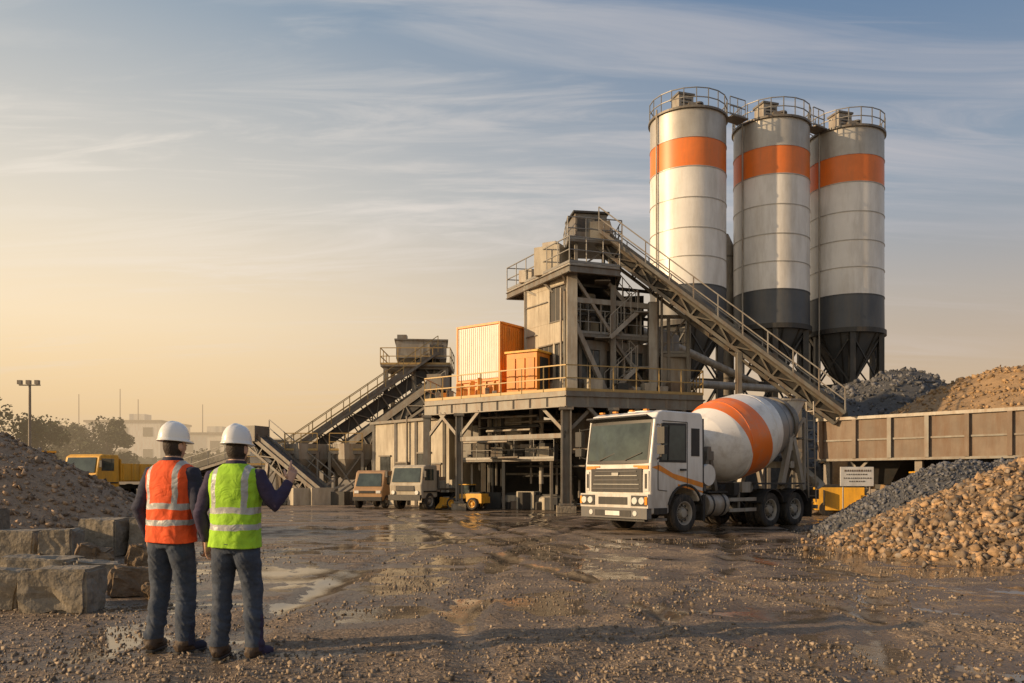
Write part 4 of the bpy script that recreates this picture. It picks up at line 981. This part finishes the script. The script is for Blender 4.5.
# haze: one absorbing box, its warm airlight put in as emission, behind the plant
def air(x0,x1,y0,y1,z1,dens,col,k=1.):
    hz=bpy.data.materials.new('emissive_haze'); hz.use_nodes=True; N=hz.node_tree.nodes; L=hz.node_tree.links
    o=[n_ for n_ in N if n_.type=='OUTPUT_MATERIAL'][0]; N.remove(N['Principled BSDF'])
    ab=N.new('ShaderNodeVolumeAbsorption'); ab.inputs['Color'].default_value=(0,0,0,1); ab.inputs['Density'].default_value=dens
    em=N.new('ShaderNodeEmission'); em.inputs['Color'].default_value=(*col,1); em.inputs['Strength'].default_value=dens*k
    ad=N.new('ShaderNodeAddShader'); L.new(ab.outputs[0],ad.inputs[0]); L.new(em.outputs[0],ad.inputs[1]); L.new(ad.outputs[0],o.inputs['Volume'])
    B=MB(); B.prism([(x0,y0),(x1,y0),(x1,y1),(x0,y1)],-.5,z1,hz); B.build('haze')
air(-420,420,56,420,20,.0075,(.74,.52,.30))

# ------------------------------------------------------------------ people
skin=M('skin',(.50,.30,.21),.5,0,.08,8,.03,60); hair=M('dark_hair',(.03,.02,.015),.7,0,.3,20,.3,80)
jeans=M('denim',(.036,.05,.078),.85,0,.35,6,.4,8,dirt=.4,dirtcol=(.085,.09,.10),streak=False)
boots=M('work_boot',(.055,.035,.022),.7,0,.25,8,.2,30,dirt=.5,dirtcol=(.14,.11,.08))
hatm=M('hard_hat_plastic',(.80,.79,.76),.28,0,.03,5,.0,5,coat=.4)
lips=M('lips',(.35,.13,.1))
shirts=[M('navy_shirt',(.022,.025,.05),.85,0,.25,6,.3,10),M('dark_purple_shirt',(.035,.025,.06),.85,0,.25,6,.3,10)]
def vestmat(name,col):
    m=bpy.data.materials.new(name); m.use_nodes=True; N=m.node_tree.nodes; L=m.node_tree.links; b=N['Principled BSDF']; b.inputs['Roughness'].default_value=.75
    tc=N.new('ShaderNodeTexCoord'); sp=N.new('ShaderNodeSeparateXYZ')
    nd=N.new('ShaderNodeTexNoise'); nd.inputs['Scale'].default_value=5; L.new(tc.outputs['Object'],nd.inputs['Vector'])
    L.new(tc.outputs['Object'],sp.inputs[0])
    def mt(op,a,c=None):
        x=N.new('ShaderNodeMath'); x.operation=op
        for i,k in enumerate((a,c)):
            if k is None: continue
            if isinstance(k,(int,float)): x.inputs[i].default_value=k
            else: L.new(k,x.inputs[i])
        return x.outputs[0]
    wob=mt('MULTIPLY',mt('SUBTRACT',nd.outputs['Fac'],.5),.05)
    z=mt('ADD',sp.outputs[2],wob); x=mt('ABSOLUTE',mt('ADD',sp.outputs[0],wob))
    def band(v,a,c): return mt('MULTIPLY',mt('GREATER_THAN',v,a),mt('LESS_THAN',v,c))
    k=mt('MAXIMUM',band(z,1.015,1.06),band(z,1.145,1.19)); k=mt('MAXIMUM',k,mt('MULTIPLY',band(x,.10,.143),mt('GREATER_THAN',z,1.19)))
    nz=N.new('ShaderNodeTexNoise'); nz.inputs['Scale'].default_value=7; nz.inputs['Detail'].default_value=6; L.new(tc.outputs['Object'],nz.inputs['Vector'])
    mr=N.new('ShaderNodeMapRange'); mr.inputs[1].default_value=.3; mr.inputs[2].default_value=.7; mr.inputs[3].default_value=.7; mr.inputs[4].default_value=1.1; L.new(nz.outputs['Fac'],mr.inputs[0])
    mx=N.new('ShaderNodeMixRGB'); mx.inputs['Color1'].default_value=(*col,1); mx.inputs['Color2'].default_value=(.46,.47,.46,1); L.new(k,mx.inputs['Fac'])
    vm=N.new('ShaderNodeVectorMath'); vm.operation='SCALE'; L.new(mx.outputs[0],vm.inputs[0]); L.new(mr.outputs[0],vm.inputs['Scale']); L.new(vm.outputs[0],b.inputs['Base Color'])
    L.new(mt('SUBTRACT',.8,mt('MULTIPLY',k,.4)),b.inputs['Roughness'])
    bp=N.new('ShaderNodeBump'); bp.inputs['Strength'].default_value=.5; bp.inputs['Distance'].default_value=.04
    n3=N.new('ShaderNodeTexNoise'); n3.inputs['Scale'].default_value=7; n3.inputs['Detail'].default_value=4; n3.inputs['Distortion'].default_value=1.5; L.new(tc.outputs['Object'],n3.inputs['Vector']); L.new(n3.outputs['Fac'],bp.inputs['Height']); L.new(bp.outputs[0],b.inputs['Normal'])
    return m
vests=[vestmat('orange_hi_vis',(.90,.11,.02)),vestmat('lime_hi_vis',(.36,.66,.03))]
def hand(B,w,d,pn,side,curl=.5,point=False):
    w=V(w);d=V(d).normalized();pn=V(pn);pn=(pn-d*pn.dot(d)).normalized();sv=d.cross(pn).normalized()*side
    def el(p,a,b_): return [p+sv*math.cos(t)*a+pn*math.sin(t)*b_ for t in np.linspace(0,2*math.pi,13)[:-1]]
    B.loft([el(w-d*.03,.028,.022),el(w,.028,.02),el(w+d*.03,.036,.018),el(w+d*.07,.043,.015),el(w+d*.095,.04,.012)],skin)
    for i,(o,l,r) in enumerate(((.031,.072,.0095),(.0105,.08,.0098),(-.0105,.074,.0093),(-.03,.058,.0083))):
        p=w+d*(.085-abs(o-.005)*.15)+sv*o; dd=d+sv*o*1.5; dd.normalize(); pts=[p,p+dd*.02]; c=(.12 if (point and i==0) else curl*(1+.12*i)); ang=0
        p=pts[-1]
        for k,f in enumerate((.42,.32,.26)):
            ang+=c*(.7 if k==0 else 1.0); p=p+(dd*math.cos(ang)+pn*math.sin(ang))*l*f; pts.append(p)
        B.tube(pts,[r,r*1.05,r*1.0,r*.92,r*.6],skin,8)
    p=w+d*.02+sv*.028; t=(sv*.75+d*.7+pn*.35).normalized(); t2=(sv*.25+d+pn*.45).normalized()
    B.tube([p,p+t*.03,p+t*.03+t2*.028,p+t*.03+t2*.052],[.014,.0125,.0105,.006],skin,8)
def person(name,loc,rzd,vest,shirt,J,sc=1.,headturn=0.):
    e=empty(name,loc,math.radians(rzd),sc)
    B=MB()
    def ringz(cx,cy,z,rx,ry,n=28): return [V((cx+math.cos(2*math.pi*i/n)*rx,cy+math.sin(2*math.pi*i/n)*ry,z)) for i in range(n)]
    tx=J.get('lean',0)
    B.loft([ringz(0,0,.83,.155,.12),ringz(0,-.01,.9,.178,.135),ringz(0,-.01,.97,.172,.128),ringz(tx*.2,0,1.08,.165,.118),ringz(tx*.4,0,1.2,.172,.12),ringz(tx*.7,0,1.33,.19,.125),ringz(tx,0,1.42,.195,.115),ringz(tx,0,1.475,.155,.098),ringz(tx,.0,1.505,.088,.073),ringz(tx,.01,1.54,.064,.064)],skin)
    B.tube([(tx,.0,1.47),(tx,.01,1.55),(tx,.02,1.60)],[.07,.062,.058],skin,16)
    for s in(-1,1):
        K=J['leg'][0 if s<0 else 1]; hip=V((s*.088,0,.9)); knee=V(K[0]); ank=V(K[1])
        B.tube([hip+V((0,0,.06)),hip-V((0,0,.08)),hip.lerp(knee,.5),knee+V((0,0,.05)),knee-V((0,0,.06)),knee.lerp(ank,.35),knee.lerp(ank,.75),ank+V((0,0,.04)),ank-V((0,0,.03))],[(.092,.112),(.102,.12),(.091,.1),(.078,.084),(.074,.08),(.076,.084),(.07,.075),(.075,.08),(.072,.08)],skin,20)
        fd=V((math.sin(K[2]),math.cos(K[2]),0)); f=V((ank.x,ank.y,0))
        B.tube([f-fd*.085+V((0,0,.045)),f-fd*.06+V((0,0,.055)),f+V((0,0,.065)),f+fd*.08+V((0,0,.052)),f+fd*.15+V((0,0,.042)),f+fd*.185+V((0,0,.036))],[(.032,.03),(.043,.05),(.048,.06),(.052,.05),(.05,.04),(.03,.026)],skin,16)
        B.tube([f+V((0,0,.04)),f+V((0,0,.13))],[.05,.052],skin,14)
        Aj=J['arm'][0 if s<0 else 1]; sh=V((tx+s*.182,0,1.42)); el=V(Aj[0]); wr=V(Aj[1])
        B.tube([V((tx+s*.11,0,1.425)),sh,sh.lerp(el,.35),sh.lerp(el,.8),el,el.lerp(wr,.25),el.lerp(wr,.6),el.lerp(wr,.97)],[.064,.074,.064,.057,.055,.053,.046,.039],skin,18)
    hc=V((tx,.022,1.648))
    B.ell(hc,(.080,.098,.115),skin,24,16); B.ell(hc+V((0,.035,-.045)),(.06,.06,.075),skin,20,12)
    RT=Matrix.Rotation(headturn,3,'Z')
    B.ell(hc+RT@V((0,.1,-.02)),(.014,.02,.026),skin,10,8)
    for s in(-1,1): B.ell(hc+RT@V((s*.083,.0,-.02)),(.012,.02,.034),skin,10,8)
    ob=B.build('tmp'); r=ob.modifiers.new('r','REMESH'); r.mode='VOXEL'; r.voxel_size=.0085; r.use_smooth_shade=True
    sm=ob.modifiers.new('s','SMOOTH'); sm.factor=.5; sm.iterations=4
    dg=bpy.context.evaluated_depsgraph_get(); me=bpy.data.meshes.new_from_object(ob.evaluated_get(dg)); bpy.data.objects.remove(ob)
    me.materials.clear()
    for m in(skin,shirt,jeans,boots,hair): me.materials.append(m)
    off_=V((loc[0]*7,3,1))
    nrm_=[v.normal.copy() for v in me.vertices]
    for v,nn_ in zip(me.vertices,nrm_):
        c=v.co; 
        if c.z<1.48:
            stretch=V((c.x*6,c.y*6,c.z*14)); amp=.009 if c.z>.1 else .002
            if c.z<.42 and c.z>.1: amp=.013; stretch=V((c.x*5,c.y*5,c.z*20+c.x*10))
            k=mn.noise(stretch+off_)*amp+mn.noise(stretch*2.3+off_)*amp*.4
            if .1<c.z<.9: k+=-.008*max(0,mn.noise(V((c.x*9,c.y*9,c.z*30+c.x*50))+off_))
            v.co=c+nn_*k
    mi=[]
    for p in me.polygons:
        c=p.center
        if c.z>1.515 and (V((c.x-tx,c.y,0)).length<.14):
            q=c-hc; q=RT.transposed()@q
            mi.append(4 if (q.z>-.085 and q.y<.02 and abs(q.x)<.081) or q.z>.06 else 0)
        elif c.z>.93 or abs(c.x-tx*.5)>.205: mi.append(1)
        elif c.z>.105: mi.append(2)
        else: mi.append(3)
    me.polygons.foreach_set('material_index',mi); me.polygons.foreach_set('use_smooth',[True]*len(me.polygons)); me.update()
    bo=bpy.data.objects.new('body',me); COL.objects.link(bo); bo.parent=e
    B=MB()
    for s in(0,1):
        K=J['leg'][s]; fd=V((math.sin(K[2]),math.cos(K[2]),0)); sd=V((fd.y,-fd.x,0)); f=V((K[1][0],K[1][1],0))
        pts=[(-.09,.025),(-.08,.04),(0,.043),(.08,.052),(.15,.048),(.188,.025)]
        pl=[f+fd*a+sd*b_ for a,b_ in pts]+[f+fd*a-sd*b_ for a,b_ in pts[::-1]]
        B.prism([(p.x,p.y) for p in pl],0.0,.022,m_black)
    B.build('boot_soles',e,bevel=.004,seg=1)
    B=MB(); rings=[]; n=96
    prof=[(.875,.199,.153),(.97,.196,.148),(1.08,.189,.14),(1.2,.193,.142),(1.31,.207,.146),(1.40,.212,.14),(1.445,.204,.13),(1.48,.170,.112),(1.505,.122,.095),(1.525,.093,.086)]
    zs=np.linspace(.875,1.525,90)
    for z in zs:
        rx=np.interp(z,[p[0] for p in prof],[p[1] for p in prof]); ry=np.interp(z,[p[0] for p in prof],[p[2] for p in prof])
        cx=tx*min(1,max(0,(z-.95)/.45)); ring=[]
        for i in range(n):
            t=2*math.pi*i/n; ct,st=math.cos(t),math.sin(t)
            k=1+ (mn.noise(V((ct*2.5,st*2.5,z*6))+off_)*.05+mn.noise(V((ct*5+z*3,st*5,z*14))+off_)*.035)*(1.3 if z<1.3 else .7)
            ex_=.85; x=math.copysign(abs(ct)**ex_,ct)*rx*k; y=math.copysign(abs(st)**ex_,st)*ry*k
            ring.append(V((cx+x,y,z+ (math.sin(t*2)*.006 if z<1 else 0))))
        rings.append(ring)
    B.loft(rings,vest,True,False); vo=B.build('hi_vis_vest',e)
    so=vo.modifiers.new('so','SOLIDIFY'); so.thickness=.004
    B=MB(); B.rev([(0,.086),(.035,.076),(.037,.066),(.0,.064)],(tx,.006,1.51),(0,.1,1),shirt,24); B.build('shirt_collar',e)
    B=MB(); hn=48; rings=[]
    for j in range(15):
        a=math.pi/2*j/14; rr=math.cos(a)**.72 if j<14 else .02; zz_=math.sin(a); ring=[]
        for i in range(hn):
            t=2*math.pi*i/hn
            ring.append(V((math.cos(t)*.106*rr,math.sin(t)*.130*rr,zz_*.142+ .009*math.exp(-(math.cos(t)*rr)**2/.02)*zz_)))
        rings.append(ring)
    br=[V((math.cos(2*math.pi*i/hn)*(.106+.009),math.sin(2*math.pi*i/hn)*(.130+.009+(.035 if math.sin(2*math.pi*i/hn)>.3 else 0)),-.012)) for i in range(hn)]
    br2=[p+V((0,0,-.006)) for p in br]; inn=[V((math.cos(2*math.pi*i/hn)*.102,math.sin(2*math.pi*i/hn)*.125,-.014)) for i in range(hn)]
    B.loft([inn,br2,br]+rings,hatm,True,True)
    ho=B.build('hard_hat',e); ho.location=(tx,.018,1.692); ho.rotation_euler=(math.radians(J.get('hat',-3)),0,headturn)
    B=MB()
    for s in(0,1):
        Aj=J['arm'][s]; hand(B,Aj[1],Aj[2],Aj[3],Aj[4],Aj[5],Aj[6])
    B.build('hands',e)
    B=MB()
    for s in(-1,1): B.ell(hc+RT@V((s*.03,.088,.0)),(.012,.008,.008),m_white,10,8); B.ell(hc+RT@V((s*.03,.095,.0)),(.005,.004,.005),m_black,8,6)
    B.ell(hc+RT@V((0,.09,-.062)),(.022,.008,.005),lips,10,6); B.build('face_details',e)
J1=dict(lean=.012,leg=[((-.12,.03,.49),(-.145,-.02,.095),-.25),((.13,.01,.49),(.15,-.03,.095),.3)],
 arm=[((-.275,-.03,1.15),(-.265,.07,.90),(.05,.25,-1),(1,0.1,0),-1,.45,False),((.265,-.03,1.15),(.27,.06,.90),(0,.25,-1),(-1,.1,0),1,.5,False)],hat=-4)
person('construction_worker',(-2.78,6.52,gz(-2.78,6.52)+.004),-14,vests[0],shirts[0],J1,1.02,-.25)
J2=dict(lean=.0,leg=[((-.12,.02,.49),(-.135,.0,.095),-.12),((.125,.03,.49),(.15,.01,.095),.35)],
 arm=[((-.27,-.05,1.15),(-.265,.05,.91),(0,.2,-1),(1,.1,0),-1,.45,False),((.315,.0,1.20),(.385,.13,1.385),(.15,.35,.9),(-.6,.4,-.1),1,.9,True)],hat=-3)
person('construction_worker',(-2.17,6.28,gz(-2.17,6.28)+.004),-6,vests[1],shirts[1],J2,1.005,-.2)

# ------------------------------------------------------------------ world + sun
W=bpy.data.worlds.new('World'); scene.world=W; W.use_nodes=True; N=W.node_tree.nodes; L=W.node_tree.links
for n_ in list(N): N.remove(n_)
az=math.radians(SUN_AZ); el=math.radians(SUN_EL)
out=N.new('ShaderNodeOutputWorld'); bg1=N.new('ShaderNodeBackground'); bg2=N.new('ShaderNodeBackground'); mxs=N.new('ShaderNodeMixShader')
sky=N.new('ShaderNodeTexSky'); sky.sky_type='NISHITA'; sky.sun_disc=False; sky.sun_elevation=el; sky.sun_rotation=az; sky.dust_density=3; sky.air_density=1.2
L.new(sky.outputs[0],bg1.inputs['Color']); bg1.inputs['Strength'].default_value=.09
tc=N.new('ShaderNodeTexCoord'); nv_=N.new('ShaderNodeVectorMath'); nv_.operation='NORMALIZE'; L.new(tc.outputs['Generated'],nv_.inputs[0])
sp=N.new('ShaderNodeSeparateXYZ'); L.new(nv_.outputs[0],sp.inputs[0])
def wm(op,a,b=None,c=None):
    x=N.new('ShaderNodeMath'); x.operation=op
    for i,k in enumerate((a,b,c)):
        if k is None: continue
        if isinstance(k,(int,float)): x.inputs[i].default_value=k
        else: L.new(k,x.inputs[i])
    return x.outputs[0]
def wr(v,a,b,c,d,sm=True):
    r=N.new('ShaderNodeMapRange'); r.interpolation_type='SMOOTHSTEP' if sm else 'LINEAR'
    for i,k in zip((1,2,3,4),(a,b,c,d)): r.inputs[i].default_value=k
    L.new(v,r.inputs[0]); return r.outputs[0]
def ramp(v,stops):
    r=N.new('ShaderNodeValToRGB'); cr=r.color_ramp
    while len(cr.elements)<len(stops): cr.elements.new(.5)
    for e_,(p,c) in zip(cr.elements,stops): e_.position=p; e_.color=(*c,1)
    L.new(v,r.inputs[0]); return r.outputs[0]
def wmix(f,a,b):
    x=N.new('ShaderNodeMixRGB')
    if isinstance(f,float): x.inputs['Fac'].default_value=f
    else: L.new(f,x.inputs['Fac'])
    for s_,k in(('Color1',a),('Color2',b)):
        if isinstance(k,tuple): x.inputs[s_].default_value=(*k,1)
        else: L.new(k,x.inputs[s_])
    return x.outputs[0]
left=ramp(sp.outputs[2],[(0,(1.15,.74,.32)),(.08,(1.28,.92,.48)),(.18,(1.18,.95,.64)),(.32,(.82,.75,.64)),(.5,(.34,.42,.50)),(1,(.13,.21,.36))])
right=ramp(sp.outputs[2],[(0,(.34,.27,.22)),(.1,(.45,.37,.32)),(.2,(.44,.415,.40)),(.33,(.31,.37,.45)),(.5,(.13,.225,.38)),(1,(.06,.12,.28))])
hl=wm('POWER',wm('MAXIMUM',wm('SUBTRACT',1,wm('MULTIPLY',sp.outputs[2],sp.outputs[2])),.0001),.5)
ca=wm('DIVIDE',wm('ADD',wm('MULTIPLY',sp.outputs[0],math.sin(az)),wm('MULTIPLY',sp.outputs[1],math.cos(az))),hl)
af=wr(ca,-.78,.34,0,1)
base=wmix(af,right,left)
zz2=wm('ADD',wm('MAXIMUM',sp.outputs[2],0),.10); cv=N.new('ShaderNodeCombineXYZ'); L.new(wm('DIVIDE',sp.outputs[0],zz2),cv.inputs[0]); L.new(wm('DIVIDE',sp.outputs[1],zz2),cv.inputs[1])
def cloudlayer(sx,sy,rot,sc,lo,hi,amp,seed,dist):
    mp=N.new('ShaderNodeMapping'); mp.inputs['Scale'].default_value=(sx,sy,1); mp.inputs['Rotation'].default_value=(0,0,rot); mp.inputs['Location'].default_value=(seed,seed*.7,0); L.new(cv.outputs[0],mp.inputs['Vector'])
    cn=N.new('ShaderNodeTexNoise'); cn.inputs['Scale'].default_value=sc; cn.inputs['Detail'].default_value=7; cn.inputs['Roughness'].default_value=.62; cn.inputs['Distortion'].default_value=dist; L.new(mp.outputs[0],cn.inputs['Vector'])
    return wr(cn.outputs['Fac'],lo,hi,0,amp)
mp2=N.new('ShaderNodeMapping'); mp2.inputs['Scale'].default_value=(.25,.6,1); L.new(cv.outputs[0],mp2.inputs['Vector'])
cn2=N.new('ShaderNodeTexNoise'); cn2.inputs['Scale'].default_value=1.2; cn2.inputs['Detail'].default_value=2; L.new(mp2.outputs[0],cn2.inputs['Vector'])
cf=wm('MULTIPLY',wm('MAXIMUM',cloudlayer(.45,2.1,.25,1.3,.46,.70,.9,0,.9),cloudlayer(.8,4.0,-.15,1.3,.49,.72,.6,4,1.1)),wr(cn2.outputs['Fac'],.38,.6,.15,1)); cf=wm('MULTIPLY',cf,wr(sp.outputs[2],.02,.15,0,1))
cc=wmix(af,(.56,.53,.55),(1.1,.98,.84))
base=wmix(cf,base,cc)
L.new(base,bg2.inputs['Color']); bg2.inputs['Strength'].default_value=1.
mxs.inputs[0].default_value=.85; L.new(bg1.outputs[0],mxs.inputs[1]); L.new(bg2.outputs[0],mxs.inputs[2]); L.new(mxs.outputs[0],out.inputs['Surface'])
sd=bpy.data.lights.new('sun','SUN'); sd.energy=5.0; sd.angle=math.radians(.6); sd.color=(1,.70,.40)
so=bpy.data.objects.new('sun',sd); COL.objects.link(so)
dirv=V((math.sin(az)*math.cos(el),math.cos(az)*math.cos(el),math.sin(el)))
so.rotation_euler=dirv.to_track_quat('Z','Y').to_euler(); so.location=(-60,10,40)

cd=bpy.data.cameras.new('camera'); cam=bpy.data.objects.new('camera',cd); COL.objects.link(cam); scene.camera=cam
cam.location=(0,0,1.4); cam.rotation_euler=(math.radians(90),0,0); cd.lens=28.1; cd.sensor_width=36; cd.shift_y=.135; cd.clip_end=6000; cd.clip_start=.1
scene.view_settings.view_transform='Standard'; scene.view_settings.look='None'; scene.view_settings.exposure=0
